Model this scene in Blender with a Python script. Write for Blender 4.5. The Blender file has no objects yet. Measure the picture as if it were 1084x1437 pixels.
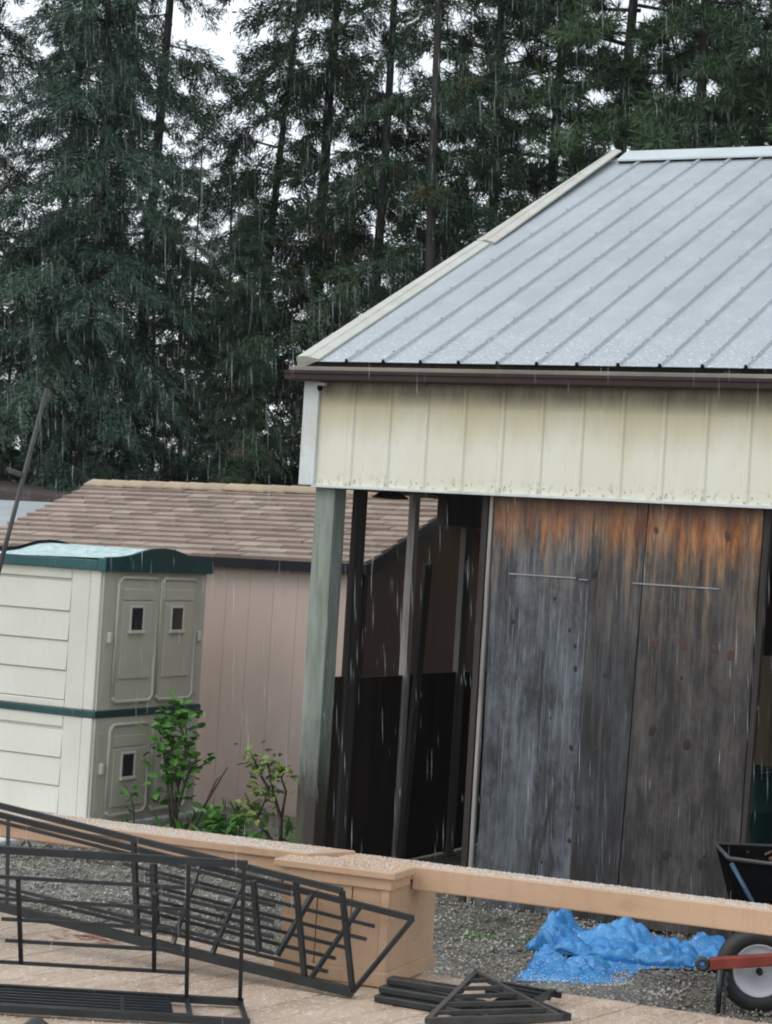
import bpy, math, random
import numpy as np
from mathutils import Vector, Matrix
random.seed(7); RNG = np.random.default_rng(7)
SC = bpy.context.scene; COL = SC.collection
PI = math.pi; rad = math.radians

# ------------------------------------------------------------------ camera
cam_d = bpy.data.cameras.new('camera'); cam = bpy.data.objects.new('camera', cam_d); COL.objects.link(cam)
cam_d.sensor_fit = 'VERTICAL'; cam_d.sensor_height = 36.0; cam_d.lens = 3000/1437*36
cam_d.clip_start = .05; cam_d.clip_end = 2000
yaw, pitch, roll = rad(-27.912), rad(.853), rad(3.491)
fw = Vector((math.sin(yaw)*math.cos(pitch), math.cos(yaw)*math.cos(pitch), math.sin(pitch)))
r0 = Vector((math.cos(yaw), -math.sin(yaw), 0)); u0 = r0.cross(fw)
rr = r0*math.cos(roll)+u0*math.sin(roll); uu = -r0*math.sin(roll)+u0*math.cos(roll)
M = Matrix((rr, uu, -fw)).transposed().to_4x4(); M.translation = Vector((5.736, -10.369, 1.894))
cam.matrix_world = M
SC.camera = cam
SC.view_settings.view_transform = 'Standard'; SC.view_settings.look = 'None'
SC.view_settings.exposure = 0.0; SC.view_settings.gamma = 1.0
SC.view_settings.use_curve_mapping = False
SC.cycles.pixel_filter_type = 'BLACKMAN_HARRIS'; SC.cycles.filter_width = 2.0      # the photograph's soft compact-camera sharpness

# ------------------------------------------------------------------ world: bright overcast
SUN_EL, SUN_DIR = 48, Vector((-.62, -.78, 0)).normalized()      # the bright side of the cloud: left of and behind the camera
W = bpy.data.worlds.new('World'); SC.world = W; W.use_nodes = True
nt = W.node_tree; nt.nodes.clear()
out = nt.nodes.new('ShaderNodeOutputWorld'); add = nt.nodes.new('ShaderNodeAddShader')
b1 = nt.nodes.new('ShaderNodeBackground'); b2 = nt.nodes.new('ShaderNodeBackground')
sky = nt.nodes.new('ShaderNodeTexSky'); sky.sky_type = 'NISHITA'; sky.sun_disc = False
sky.sun_elevation = rad(SUN_EL); sky.sun_rotation = math.atan2(SUN_DIR.x, SUN_DIR.y)
sky.dust_density = 3.0; sky.air_density = 1.0
b1.inputs['Strength'].default_value = .05
b2.inputs['Color'].default_value = (.93, .975, 1, 1); b2.inputs['Strength'].default_value = 1.02
nt.links.new(sky.outputs[0], b1.inputs[0]); nt.links.new(b1.outputs[0], add.inputs[0])
nt.links.new(b2.outputs[0], add.inputs[1]); nt.links.new(add.outputs[0], out.inputs[0])
sd = bpy.data.lights.new('sun', 'SUN'); sd.energy = .75; sd.angle = rad(35); sd.color = (1, .965, .91)
sun = bpy.data.objects.new('sun', sd); COL.objects.link(sun)
sv = Vector((SUN_DIR.x*math.cos(rad(SUN_EL)), SUN_DIR.y*math.cos(rad(SUN_EL)), math.sin(rad(SUN_EL))))
sun.rotation_euler = sv.to_track_quat('Z', 'Y').to_euler(); sun.location = (0, -20, 30)

# ------------------------------------------------------------------ materials
class NT:
    def __init__(s, name):
        s.m = bpy.data.materials.new(name); s.m.use_nodes = True
        s.t = s.m.node_tree; s.b = s.t.nodes['Principled BSDF']
        s.tc = s.t.nodes.new('ShaderNodeTexCoord')
    def n(s, k, **kw):
        x = s.t.nodes.new(k)
        for a, v in kw.items(): setattr(x, a, v)
        return x
    def l(s, a, b): s.t.links.new(a, b)
    def map(s, scale=(1, 1, 1), src='Object'):
        m = s.n('ShaderNodeMapping'); m.inputs['Scale'].default_value = scale
        s.l(s.tc.outputs[src], m.inputs[0]); return m.outputs[0]
    def noise(s, scale, stretch=(1, 1, 1), detail=4, rough=.6, src='Object', dist=0):
        x = s.n('ShaderNodeTexNoise'); x.inputs['Scale'].default_value = scale
        x.inputs['Detail'].default_value = detail; x.inputs['Roughness'].default_value = rough
        x.inputs['Distortion'].default_value = dist
        s.l(s.map(stretch, src), x.inputs['Vector']); return x.outputs['Fac']
    def vor(s, scale, stretch=(1, 1, 1), feat='F1', out='Distance'):
        x = s.n('ShaderNodeTexVoronoi', feature=feat); x.inputs['Scale'].default_value = scale
        s.l(s.map(stretch), x.inputs['Vector']); return x.outputs[out]
    def ramp(s, fac, pts):
        x = s.n('ShaderNodeValToRGB'); e = x.color_ramp.elements
        while len(e) < len(pts): e.new(.5)
        for k, (p, c) in zip(e, pts):
            k.position = p; k.color = (c, c, c, 1) if not hasattr(c, '__len__') else (*c[:3], 1)
        s.l(fac, x.inputs[0]); return x.outputs[0]
    def mix(s, fac, a, b, mode='MIX'):
        x = s.n('ShaderNodeMix', data_type='RGBA', blend_type=mode)
        for sock, v in ((x.inputs[0], fac), (x.inputs[6], a), (x.inputs[7], b)):
            if hasattr(v, 'links'): s.l(v, sock)
            elif isinstance(v, (int, float)): sock.default_value = v if sock.type == 'VALUE' else (v, v, v, 1)
            else: sock.default_value = (*v[:3], 1)
        return x.outputs[2]
    def math(s, op, a, b=0.0):
        x = s.n('ShaderNodeMath', operation=op)
        for i, v in enumerate((a, b)):
            if hasattr(v, 'links'): s.l(v, x.inputs[i])
            else: x.inputs[i].default_value = v
        return x.outputs[0]
    def axis(s, k, src='Object'):
        x = s.n('ShaderNodeSeparateXYZ'); s.l(s.tc.outputs[src], x.inputs[0]); return x.outputs[k]
    def rnd(s): return s.n('ShaderNodeObjectInfo').outputs['Random']
    def color(s, c): s.l(c, s.b.inputs['Base Color']) if hasattr(c, 'links') else setattr(s.b.inputs['Base Color'], 'default_value', (*c, 1))
    def rough(s, c): s.l(c, s.b.inputs['Roughness']) if hasattr(c, 'links') else setattr(s.b.inputs['Roughness'], 'default_value', c)
    def bump(s, h, strength=.3, dist=.01):
        x = s.n('ShaderNodeBump'); x.inputs['Strength'].default_value = strength; x.inputs['Distance'].default_value = dist
        s.l(h, x.inputs['Height']); s.l(x.outputs[0], s.b.inputs['Normal'])
def sc(c, k): return tuple(min(1, v*k) for v in c)
def plain(name, c, rough=.5, var=.25, scale=6, stretch=(1, 1, 1), bump=.15, bscale=40, metal=0, rnd=.0, dirt=None):
    t = NT(name); f = t.noise(scale, stretch)
    col = t.ramp(f, [(.3, sc(c, 1-var)), (.7, sc(c, 1+var))])
    if dirt: col = t.mix(t.ramp(t.noise(scale*.6, stretch, 6, .7), [(.5, 0.0), (.72, .75)]), col, dirt)
    if rnd: col = t.mix(t.math('MULTIPLY', t.rnd(), rnd), col, sc(c, .35))
    t.color(col); t.rough(rough)
    if bump: t.bump(t.noise(bscale, stretch), bump, .006)
    t.b.inputs['Metallic'].default_value = metal
    return t.m

# galvanised roof, wet and dusted with hail
t = NT('roof_metal'); y = t.axis(1)
c = t.ramp(t.noise(1.3, (1.5, .5, .5), 6, .65), [(.3, (.345, .38, .41)), (.7, (.42, .46, .495))])
c = t.mix(t.ramp(t.noise(9, (1, .6, .6), 5, .75), [(.50, 0.), (.70, .30)]), c, (.56, .62, .66))
low = t.ramp(y, [(0., 1.), (.5, .45), (1., .15)])
c = t.mix(t.math('MULTIPLY', t.ramp(t.noise(60, (1, 1, 1), 3, .6), [(.58, 0.), (.66, 1.)]), low), c, (.78, .82, .84))
c = t.mix(t.ramp(t.noise(3, (.6, 2.5, 2.5), 5, .7), [(.55, 0.), (.75, .25)]), c, (.28, .32, .36))
t.color(c); t.rough(t.ramp(t.noise(4), [(.3, .33), (.7, .6)])); t.b.inputs['Metallic'].default_value = .25
t.bump(t.noise(30), .08, .004); ROOF = t.m
# cream siding with the brown run-off stain, a darker top band under the eave and algae at the bottom edge
t = NT('cream_metal'); z = t.axis(2)
c = t.ramp(t.noise(2.2, (1, 1, .35), 5), [(.3, (.72, .705, .57)), (.7, (.80, .80, .71))])
zz = t.math('ADD', z, t.math('MULTIPLY', t.noise(5, (1, 1, .25), 5, .7), .35))
zz = t.math('ADD', zz, t.math('MULTIPLY', t.noise(2.6, (1, 1, .1), 2, .5), .22))
c = t.mix(t.ramp(t.math('MULTIPLY', t.math('SUBTRACT', zz, 2.72), 2.2), [(.0, 0.), (.3, .45), (.5, .65), (1., .85)]), c, (.49, .405, .20))
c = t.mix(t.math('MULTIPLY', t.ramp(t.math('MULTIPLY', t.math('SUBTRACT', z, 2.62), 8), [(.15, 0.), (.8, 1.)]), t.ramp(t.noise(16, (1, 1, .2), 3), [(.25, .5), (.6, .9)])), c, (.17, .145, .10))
sp = t.math('MULTIPLY', t.ramp(t.noise(38, (1, 1, .6), 4, .75), [(.53, 0.), (.64, .8)]), t.ramp(t.math('MULTIPLY', t.math('SUBTRACT', z, 2.2), 6), [(.0, 1.), (.55, 0.)]))
c = t.mix(sp, c, (.16, .13, .09))
t.color(c); t.rough(.42); t.bump(t.noise(25), .05, .004); CREAM = t.m
CREAM2 = plain('cream_trim', (.48, .485, .445), .45, .12, 5, bump=.04, dirt=(.42, .36, .22))
WHITE = plain('white_trim', (.66, .70, .70), .4, .1, 5, bump=.04, dirt=(.4, .38, .3))
BROWN = plain('brown_gutter', (.026, .012, .011), .7, .25, 4, bump=.08)
GREYW = plain('grey_board', (.24, .225, .19), .6, .3, 8, (.3, 1, 1), .2)
DARKW = plain('dark_old_wood', (.040, .032, .028), .75, .45, 6, (2, 2, .15), .4, 30, dirt=(.015, .013, .012))
TARRED = plain('tarred_boards', (.026, .021, .018), .9, .4, 6, (2, 2, .15), .3, 30)
TARRED.node_tree.nodes['Principled BSDF'].inputs['Specular IOR Level'].default_value = .1
INNER = plain('inner_boards', (.10, .078, .060), .8, .35, 5, (2, 2, .15), .3, 30)
t = NT('treated_post'); z = t.axis(2)
c = t.ramp(t.noise(7, (1.5, 1.5, .12), 5), [(.3, (.17, .20, .17)), (.7, (.34, .385, .345))])
c = t.mix(t.ramp(t.noise(30, (1, 1, .1), 5), [(.48, 0.), (.66, .55)]), c, (.14, .15, .11))
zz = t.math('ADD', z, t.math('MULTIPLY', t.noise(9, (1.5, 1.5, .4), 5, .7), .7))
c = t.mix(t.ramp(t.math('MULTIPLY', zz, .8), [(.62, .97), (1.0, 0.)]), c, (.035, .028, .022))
c = t.mix(t.math('MULTIPLY', t.ramp(t.noise(5, (2, 2, .3), 3), [(.5, 0.), (.62, .5)]), .8), c, (.10, .13, .06))
t.color(c); t.rough(.6); t.bump(t.noise(30, (1, 1, .1)), .35, .008); POST = t.m
t = NT('grey_stud'); z = t.axis(2)
c = t.ramp(t.noise(26, (1.5, 1.5, .09), 7, .75), [(.3, (.10, .095, .088)), (.7, (.40, .385, .36))])
c = t.mix(t.ramp(t.math('ADD', t.math('MULTIPLY', z, .5), t.math('MULTIPLY', t.noise(9, (1, 1, .3)), .2)), [(1.02, 0.), (1.14, .9)]), c, (.20, .085, .03))
t.color(c); t.rough(.6); t.bump(t.noise(40, (1, 1, .1)), .4, .006); STUD = t.m
# weathered plywood: silver-grey below, fresh orange-brown where the eave sheltered it
def plywood(name, gr, dk, orange_lo, seed, oran=1.0, blot=.5):
    t = NT(name); z = t.axis(2)
    st = (1, 1, .07)
    c = t.ramp(t.noise(70+seed, (1, 1, .03), 8, .8), [(.30, sc(dk, .8)), (.50, gr), (.70, sc(gr, 1.5))])
    c = t.mix(t.ramp(t.noise(2.6+seed*.15, (1.8, 1, .62), 8, .72), [(.40, 0.), (.58, .9)]), c, sc(dk, .75))
    c = t.mix(t.ramp(t.noise(5+seed*.3, (1.2, 1, .6), 9, .8), [(.46, 0.), (.66, blot)]), c, sc(gr, 1.8))
    c = t.mix(t.ramp(t.noise(62, (1, 1, .03), 4, .6), [(.56, 0.), (.70, .38)]), c, sc(gr, 1.7))
    c = t.mix(t.ramp(t.noise(50, (1, 1, .045), 4, .6), [(.55, 0.), (.70, .5)]), c, sc(dk, .45))
    c = t.mix(t.ramp(t.noise(4.2+seed*.4, (1.5, 1, .35), 7, .74), [(.49, 0.), (.60, .85)]), c, (.011, .010, .010))
    c = t.mix(t.ramp(t.noise(120, (1, 1, .02), 4, .6), [(.57, 0.), (.64, .5)]), c, sc(gr, 2.2))
    edge = t.math('ADD', z, t.math('MULTIPLY', t.math('SUBTRACT', t.noise(11, (1.3, 1, .16), 6, .75), .5), .95))
    o = t.ramp(t.noise(15, (1, 1, .15), 6, .75), [(.30, (.035, .014, .008)), (.42, (.21, .060, .014)), (.54, (.44, .165, .040)), (.68, (.56, .37, .20))])
    m = t.n('ShaderNodeMapRange'); m.inputs['From Min'].default_value = orange_lo; m.inputs['From Max'].default_value = orange_lo+.26
    t.l(edge, m.inputs['Value'])
    c = t.mix(t.math('MULTIPLY', m.outputs[0], .95*oran), c, o)
    m2 = t.n('ShaderNodeMapRange'); m2.inputs['From Min'].default_value = orange_lo-.45; m2.inputs['From Max'].default_value = orange_lo+.1
    t.l(edge, m2.inputs['Value'])
    c = t.mix(t.math('MULTIPLY', t.math('MULTIPLY', m2.outputs[0], t.ramp(t.noise(30, (1, 1, .06), 4, .7), [(.48, 0.), (.62, 1.)])), .42), c, (.40, .28, .18))
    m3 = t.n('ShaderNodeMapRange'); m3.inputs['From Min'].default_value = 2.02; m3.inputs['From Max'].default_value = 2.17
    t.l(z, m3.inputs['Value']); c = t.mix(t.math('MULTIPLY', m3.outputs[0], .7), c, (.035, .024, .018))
    t.color(c); t.rough(.5); t.bump(t.noise(34, (1, 1, .06), 6, .7), .5, .006); return t.m
PLY1 = plywood('grey_plywood', (.098, .110, .126), (.032, .036, .042), 1.90, 1, .85)
PLY3 = plywood('dark_plywood', (.050, .051, .054), (.015, .015, .016), 1.88, 3, 1.0, .3)
PLY2 = plywood('brown_plywood', (.064, .057, .053), (.017, .015, .014), 1.84, 2, 1.0, .55)
KNOT = plain('knot', (.016, .011, .010), .6, .4, 60)
KNOTR = plain('red_knot', (.075, .033, .020), .6, .4, 60)
FLASH = plain('flashing', (.30, .32, .33), .35, .3, 20, metal=.6)
# pink shed
PINK = plain('pink_siding', (.54, .435, .385), .6, .07, 3, (1, 1, .4), .12, 60)
PINKD = plain('shaded_gable_siding', (.125, .085, .072), .65, .15, 3, (1, 1, .4), .12, 60)  # pink siding's gable end, its shade put into the colour as brown
t = NT('shingle'); r = t.rnd()
c = t.ramp(r, [(0, (.22, .175, .148)), (.4, (.28, .222, .187)), (.8, (.34, .275, .23)), (1, (.43, .365, .30))])
c = t.mix(t.ramp(t.noise(45, (1, 1, 1), 4, .7), [(.35, .0), (.7, .55)]), c, (.40, .31, .26))
c = t.mix(t.ramp(t.noise(5), [(.4, 0.), (.7, .3)]), c, (.16, .11, .095))
c = t.mix(t.ramp(t.vor(70), [(.10, .8), (.2, 0.)]), c, (.62, .62, .60))
t.color(c); t.rough(.7); t.bump(t.noise(120), .4, .004); SHING = t.m
RIDGE = plain('ridge_shingle', (.42, .335, .235), .7, .25, 12, bump=.3, rnd=.35)
DRIP = plain('dark_drip_edge', (.020, .022, .032), .4, .2, 5)
# plastic storage shed
PLC = plain('cream_plastic', (.66, .655, .575), .38, .045, 3, bump=.05, bscale=120)
PLD = plain('darker_cream_plastic', (.56, .545, .46), .42, .06, 3, bump=.06, bscale=120)  # door end plastic, a little darker than the cream sides
PLG = plain('green_plastic', (.010, .056, .056), .4, .2, 4, bump=.05)
t = NT('green_roof_hail'); c = t.ramp(t.noise(20, detail=5, rough=.7), [(.3, (.20, .42, .42)), (.6, (.62, .74, .74))])
t.color(c); t.rough(.5); t.bump(t.noise(90), .4, .006); PLGR = t.m
PANE = plain('dark_vent', (.022, .020, .028), .25, .3, 8, bump=0)
# bench and deck paint
t = NT('tan_paint')
c = t.ramp(t.noise(3, (.5, 1, 1), 5), [(.3, (.47, .31, .20)), (.7, (.56, .385, .26))])
c = t.mix(t.ramp(t.noise(9, (.4, 1, 1), 6, .7), [(.58, 0.), (.76, .5)]), c, (.27, .17, .10))
c = t.mix(t.ramp(t.noise(26, (1, 1, .10), 5, .7), [(.50, 0.), (.72, .38)]), c, (.34, .22, .14))
c = t.mix(t.ramp(t.noise(120, (.1, 1, 1), 3, .6), [(.55, 0.), (.75, .25)]), c, (.64, .47, .34))
t.color(c); t.rough(t.ramp(t.noise(5), [(.35, .22), (.65, .5)])); t.bump(t.noise(30, (.25, 1, 1)), .12, .005); TAN = t.m
TAN2 = plain('tan_weathered_end', (.26, .185, .13), .6, .35, 25, (1, 1, .3), .4)
t = NT('deck_paint'); r = t.rnd()
c = t.ramp(t.noise(4, (1.2, .35, 1), 5), [(.3, (.46, .34, .25)), (.7, (.60, .475, .37))])
c = t.mix(t.math('MULTIPLY', r, .28), c, (.30, .20, .13))
c = t.mix(t.ramp(t.noise(14, (2, .35, 1), 6, .75), [(.52, 0.), (.68, .55)]), c, (.27, .185, .115))
c = t.mix(t.ramp(t.noise(55, detail=3, rough=.6), [(.54, 0.), (.66, .75)]), c, (.70, .66, .62))
t.color(c); t.rough(t.ramp(t.noise(6), [(.35, .25), (.7, .6)])); t.bump(t.noise(45, (1, .3, 1)), .25, .006); DECK = t.m
REDP = plain('red_smear', (.45, .17, .125), .6, .3, 30, bump=.2)
BLK = plain('black_wrought_metal', (.017, .021, .024), .33, .35, 12, bump=.25, bscale=60)
BLK2 = plain('dark_weathered_metal', (.045, .044, .043), .5, .35, 12, bump=.25, bscale=60)
# gravel
t = NT('gravel')
v = t.vor(55, out='Color'); g = t.n('ShaderNodeSeparateColor'); t.l(v, g.inputs[0])
c = t.ramp(g.outputs[0], [(0, (.09, .085, .07)), (.4, (.18, .168, .14)), (.75, (.26, .24, .205)), (.93, (.33, .32, .29)), (1, (.55, .55, .53))])
c = t.mix(t.ramp(t.noise(2.2, detail=5), [(.4, 0.), (.7, .6)]), c, (.05, .044, .034))
c = t.mix(t.ramp(t.noise(1.3, detail=5), [(.58, 0.), (.72, .35)]), c, (.06, .075, .03))
t.color(c); t.rough(t.ramp(t.noise(1.6), [(.4, .3), (.65, .7)])); t.bump(t.vor(55), .9, .02); GRAV = t.m
t = NT('gravel_stone'); r = t.vor(7, out='Color'); g = t.n('ShaderNodeSeparateColor'); t.l(r, g.inputs[0])
c = t.ramp(g.outputs[0], [(0, (.095, .09, .075)), (.5, (.20, .188, .16)), (.85, (.28, .265, .23)), (1, (.42, .41, .38))])
t.color(c); t.rough(.5); STONE = t.m
t = NT('hail'); t.color((.80, .80, .78)); t.rough(.3); t.b.inputs['Transmission Weight'].default_value = .15; HAIL = t.m
t = NT('rain'); t.color((.85, .92, .95)); t.rough(.4); t.l(t.ramp(t.noise(2.5, detail=2), [(.35, .04), (.68, .17)]), t.b.inputs['Alpha']); RAIN = t.m
t = NT('earth'); c = t.ramp(t.noise(.8, detail=6), [(.3, (.035, .045, .02)), (.7, (.075, .07, .045))]); t.color(c); t.rough(.8); t.bump(t.noise(12), .5, .05); EARTH = t.m
t = NT('concrete_hail'); c = t.ramp(t.noise(25, detail=5, rough=.7), [(.35, (.33, .35, .33)), (.6, (.66, .70, .69))]); t.color(c); t.rough(.6); t.bump(t.noise(60), .4, .01); SLAB = t.m
# tarp, rubber etc
t = NT('blue_tarp'); c = t.ramp(t.noise(5, detail=5), [(.3, (.030, .20, .51)), (.7, (.075, .31, .64))])
c = t.mix(t.ramp(t.noise(38, detail=4, rough=.7), [(.63, 0.), (.70, .7)]), c, (.66, .74, .82))
t.color(c); t.rough(.30); t.bump(t.noise(11, (1, 2, 1), detail=6, rough=.65), .6, .03); TARP = t.m
RUB = plain('black_rubber', (.018, .018, .019), .6, .3, 10, bump=.3)
RIM = plain('white_rim', (.62, .63, .68), .4, .12, 5, bump=.05, dirt=(.4, .37, .35))
RED = plain('red_steel', (.24, .045, .030), .45, .3, 9, bump=.2, dirt=(.13, .03, .02))
TUB = plain('black_tub', (.006, .0065, .007), .75, .3, 6, bump=.1)
TUB.node_tree.nodes['Principled BSDF'].inputs['Specular IOR Level'].default_value = 0.0
BLUE = plain('blue_steel', (.012, .05, .10), .4, .3, 8)
DEBR = plain('brown_litter', (.11, .06, .03), .8, .5, 40, bump=.5)
GRN = plain('green_barrel', (.006, .045, .034), .4, .25, 5)
# vegetation
def leafmat(name, c1, c2, dead, scale=.5, dfrac=.62):
    t = NT(name)
    c = t.mix(t.ramp(t.noise(scale, detail=3), [(.35, 0.), (.65, 1.)]), c1, c2)
    c = t.mix(t.ramp(t.noise(scale*1.7, detail=4), [(dfrac, 0.), (dfrac+.1, .8)]), c, dead)
    c = t.mix(t.math('MULTIPLY', t.rnd(), .35), c, sc(c1, .7))
    t.color(c); t.rough(.55); t.b.inputs['Specular IOR Level'].default_value = .35
    return t.m
FIR = leafmat('fir_needles', (.028, .064, .036), (.054, .102, .048), (.15, .10, .04), .8, .57)
FIRB = leafmat('blue_fir_needles', (.032, .070, .050), (.056, .104, .070), (.07, .065, .035), .6, .66)
PINE = leafmat('pine_needles', (.038, .080, .040), (.074, .128, .056), (.09, .075, .03), .7, .66)
BARK = plain('bark', (.034, .034, .030), .85, .35, 4, (3, 3, .4), .7, 12)
LEAF1 = leafmat('rose_leaf', (.050, .17, .030), (.12, .28, .05), (.15, .12, .03), 9, .68)
LEAF2 = leafmat('gnarled_shrub_leaf', (.10, .20, .035), (.26, .33, .07), (.24, .17, .05), 9, .62)
STEM = plain('shrub_stem', (.060, .045, .034), .8, .35, 30)
GRASS = plain('grass', (.05, .09, .02), .8, .4, 3)
LTROOF = plain('pale_grey_roof', (.36, .40, .42), .5, .12, 3)
LTWOOD = plain('lean_to_wood', (.075, .058, .052), .7, .3, 3, (.3, 1, 1))

# ------------------------------------------------------------------ mesh helpers
class MB:
    def __init__(s): s.v = []; s.f = []; s.mi = []
    def add(s, vs, fs, mi=0):
        n = len(s.v); s.v += [tuple(v) for v in vs]; s.f += [tuple(i+n for i in f) for f in fs]; s.mi += [mi]*len(fs); return s
    def box(s, a, b, mi=0):
        (x0, y0, z0), (x1, y1, z1) = a, b
        return s.add([(x0, y0, z0), (x1, y0, z0), (x1, y1, z0), (x0, y1, z0), (x0, y0, z1), (x1, y0, z1), (x1, y1, z1), (x0, y1, z1)],
              [(0, 3, 2, 1), (4, 5, 6, 7), (0, 1, 5, 4), (1, 2, 6, 5), (2, 3, 7, 6), (3, 0, 4, 7)], mi)
    def hexa(s, bot, top, mi=0):
        return s.add(list(bot)+list(top), [(0, 3, 2, 1), (4, 5, 6, 7), (0, 1, 5, 4), (1, 2, 6, 5), (2, 3, 7, 6), (3, 0, 4, 7)], mi)
    def tube(s, pts, rs, n=6, mi=0, cap=True, square=False):
        pts = [Vector(p) for p in pts]
        if not hasattr(rs, '__len__'): rs = [rs]*len(pts)
        base = len(s.v); up = None; N = 4 if square else n
        for i, p in enumerate(pts):
            t = (pts[min(i+1, len(pts)-1)]-pts[max(i-1, 0)]).normalized()
            if up is None: up = Vector((0, 0, 1)) if abs(t.z) < .9 else Vector((0, 1, 0))
            a = t.cross(up).normalized(); b = a.cross(t).normalized(); up = b
            for k in range(N):
                an = 2*PI*(k+(.5 if square else 0))/N; q = rs[i]*(1.414 if square else 1)
                s.v.append(tuple(p+a*math.cos(an)*q+b*math.sin(an)*q))
        for i in range(len(pts)-1):
            for k in range(N):
                j = base+i*N; s.f.append((j+k, j+(k+1) % N, j+N+(k+1) % N, j+N+k)); s.mi.append(mi)
        if cap:
            s.f.append(tuple(base+k for k in reversed(range(N)))); s.mi.append(mi)
            e = base+(len(pts)-1)*N; s.f.append(tuple(e+k for k in range(N))); s.mi.append(mi)
        return s
    def lathe(s, prof, c, axis, n=28, mi=0):
        c = Vector(c); ax = Vector(axis).normalized(); a = ax.orthogonal().normalized(); b = ax.cross(a)
        base = len(s.v); m = len(prof)
        for k in range(n):
            an = 2*PI*k/n; d = a*math.cos(an)+b*math.sin(an)
            for (r, h) in prof: s.v.append(tuple(c+d*r+ax*h))
        for k in range(n):
            for i in range(m-1):
                p, q = base+k*m+i, base+((k+1) % n)*m+i
                s.f.append((p, q, q+1, p+1)); s.mi.append(mi)
        return s
    def strip(s, A, B, mi=0):
        n = len(A); return s.add(list(A)+list(B), [(i, i+1, n+i+1, n+i) for i in range(n-1)], mi)
    def mesh(s, name, off=(0, 0, 0)):
        me = bpy.data.meshes.new(name); o = Vector(off)
        me.from_pydata([tuple(Vector(v)-o) for v in s.v], [], s.f); return me
    def build(s, name, mats, parent=None, smooth=False, bevel=0, loc=None):
        if not isinstance(mats, (list, tuple)): mats = [mats]
        off = parent_loc(parent) if parent else (loc or (0, 0, 0))
        me = s.mesh(name, off)
        for m in mats: me.materials.append(m)
        if len(mats) > 1: me.polygons.foreach_set('material_index', s.mi)
        if smooth: me.polygons.foreach_set('use_smooth', [True]*len(me.polygons))
        me.update()
        o = bpy.data.objects.new(name, me); COL.objects.link(o)
        if parent: o.parent = parent
        elif loc: o.location = loc
        if bevel:
            b = o.modifiers.new('bevel', 'BEVEL'); b.width = bevel; b.segments = 2; b.limit_method = 'ANGLE'
        return o
def parent_loc(p):
    v = Vector((0, 0, 0))
    while p: v += p.location; p = p.parent
    return v
def np_mesh(name, V, F, mat, parent=None, smooth=False):
    me = bpy.data.meshes.new(name); k = F.shape[1]
    me.vertices.add(len(V)); me.vertices.foreach_set('co', np.asarray(V, np.float32).ravel())
    me.loops.add(F.size); me.loops.foreach_set('vertex_index', F.astype(np.int32).ravel())
    me.polygons.add(len(F)); me.polygons.foreach_set('loop_start', np.arange(0, F.size, k, dtype=np.int32))
    me.polygons.foreach_set('loop_total', np.full(len(F), k, np.int32))
    if smooth: me.polygons.foreach_set('use_smooth', np.ones(len(F), bool))
    me.materials.append(mat); me.update(calc_edges=True)
    o = bpy.data.objects.new(name, me); COL.objects.link(o)
    if parent: o.parent = parent
    return o
def tag(o, label, cat=None, group=None, kind=None):
    o['label'] = label
    if cat: o['category'] = cat
    if group: o['group'] = group
    if kind: o['kind'] = kind
    return o
def thing(name, label, cat, loc=(0, 0, 0), group=None):
    o = bpy.data.objects.new(name, None); o.empty_display_size = .1; COL.objects.link(o); o.location = loc
    return tag(o, label, cat, group)
def share(src, name, parent, loc=(0, 0, 0), rot=None, scale=None, mat=None):
    o = bpy.data.objects.new(name, src); COL.objects.link(o); o.parent = parent
    o.location = Vector(loc)-parent_loc(parent)
    if rot is not None: o.rotation_euler = rot
    if scale is not None: o.scale = scale if hasattr(scale, '__len__') else (scale,)*3
    return o

# ------------------------------------------------------------------ the ground
R_ = 300
g = MB().add([(-R_, -R_, -.02), (R_, -R_, -.02), (R_, R_, -.02), (-R_, R_, -.02)], [(0, 1, 2, 3)]).build('ground', EARTH)
tag(g, 'dark earth and moss stretching under the conifers', kind='structure')
# gravel yard as a gently uneven sheet
nx, ny = 70, 60; xs = np.linspace(-7, 8, nx); ys = np.linspace(-4.6, 5.2, ny)
X, Y = np.meshgrid(xs, ys); Z = .012*np.sin(X*2.1+1)*np.cos(Y*1.7)+.008*np.sin(X*5.3+Y*3.1)-.004
V = np.stack([X, Y, Z], -1).reshape(-1, 3); I = np.arange(nx*ny).reshape(ny, nx)
F = np.stack([I[:-1, :-1], I[:-1, 1:], I[1:, 1:], I[1:, :-1]], -1).reshape(-1, 4)
o = np_mesh('gravel_yard', V, F, GRAV, smooth=True); tag(o, 'damp grey gravel between the deck and the barn', kind='structure')

def rocks(name, P, S, mat, label):
    base = np.array([(1, 0, 0), (-1, 0, 0), (0, 1, 0), (0, -1, 0), (0, 0, 1), (0, 0, -1)], float)
    fa = np.array([(0, 2, 4), (2, 1, 4), (1, 3, 4), (3, 0, 4), (2, 0, 5), (1, 2, 5), (3, 1, 5), (0, 3, 5)])
    n = len(P); sh = RNG.uniform(.65, 1.35, (n, 6, 1))
    q = RNG.normal(size=(n, 3, 3)); q, _ = np.linalg.qr(q)
    V = np.einsum('nij,vj->nvi', q, base)*sh*S[:, None, None]; V[:, :, 2] *= .75
    V += P[:, None, :]
    F = fa[None]+(np.arange(n)*6)[:, None, None]
    o = np_mesh(name, V.reshape(-1, 3), F.reshape(-1, 3), mat); tag(o, label, kind='stuff'); return o
n = 24000; P = np.stack([RNG.uniform(-2.6, 3.6, n), RNG.uniform(-3.3, .3, n), RNG.uniform(0, .006, n)], 1)
rocks('gravel_stones', P, np.abs(RNG.normal(.004, .004, n))+.003, STONE, 'loose grey gravel stones scattered over the yard')
n = 2600; P = np.stack([RNG.uniform(-2.6, 3.6, n), RNG.uniform(-3.2, .1, n), RNG.uniform(.012, .02, n)], 1)
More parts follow.
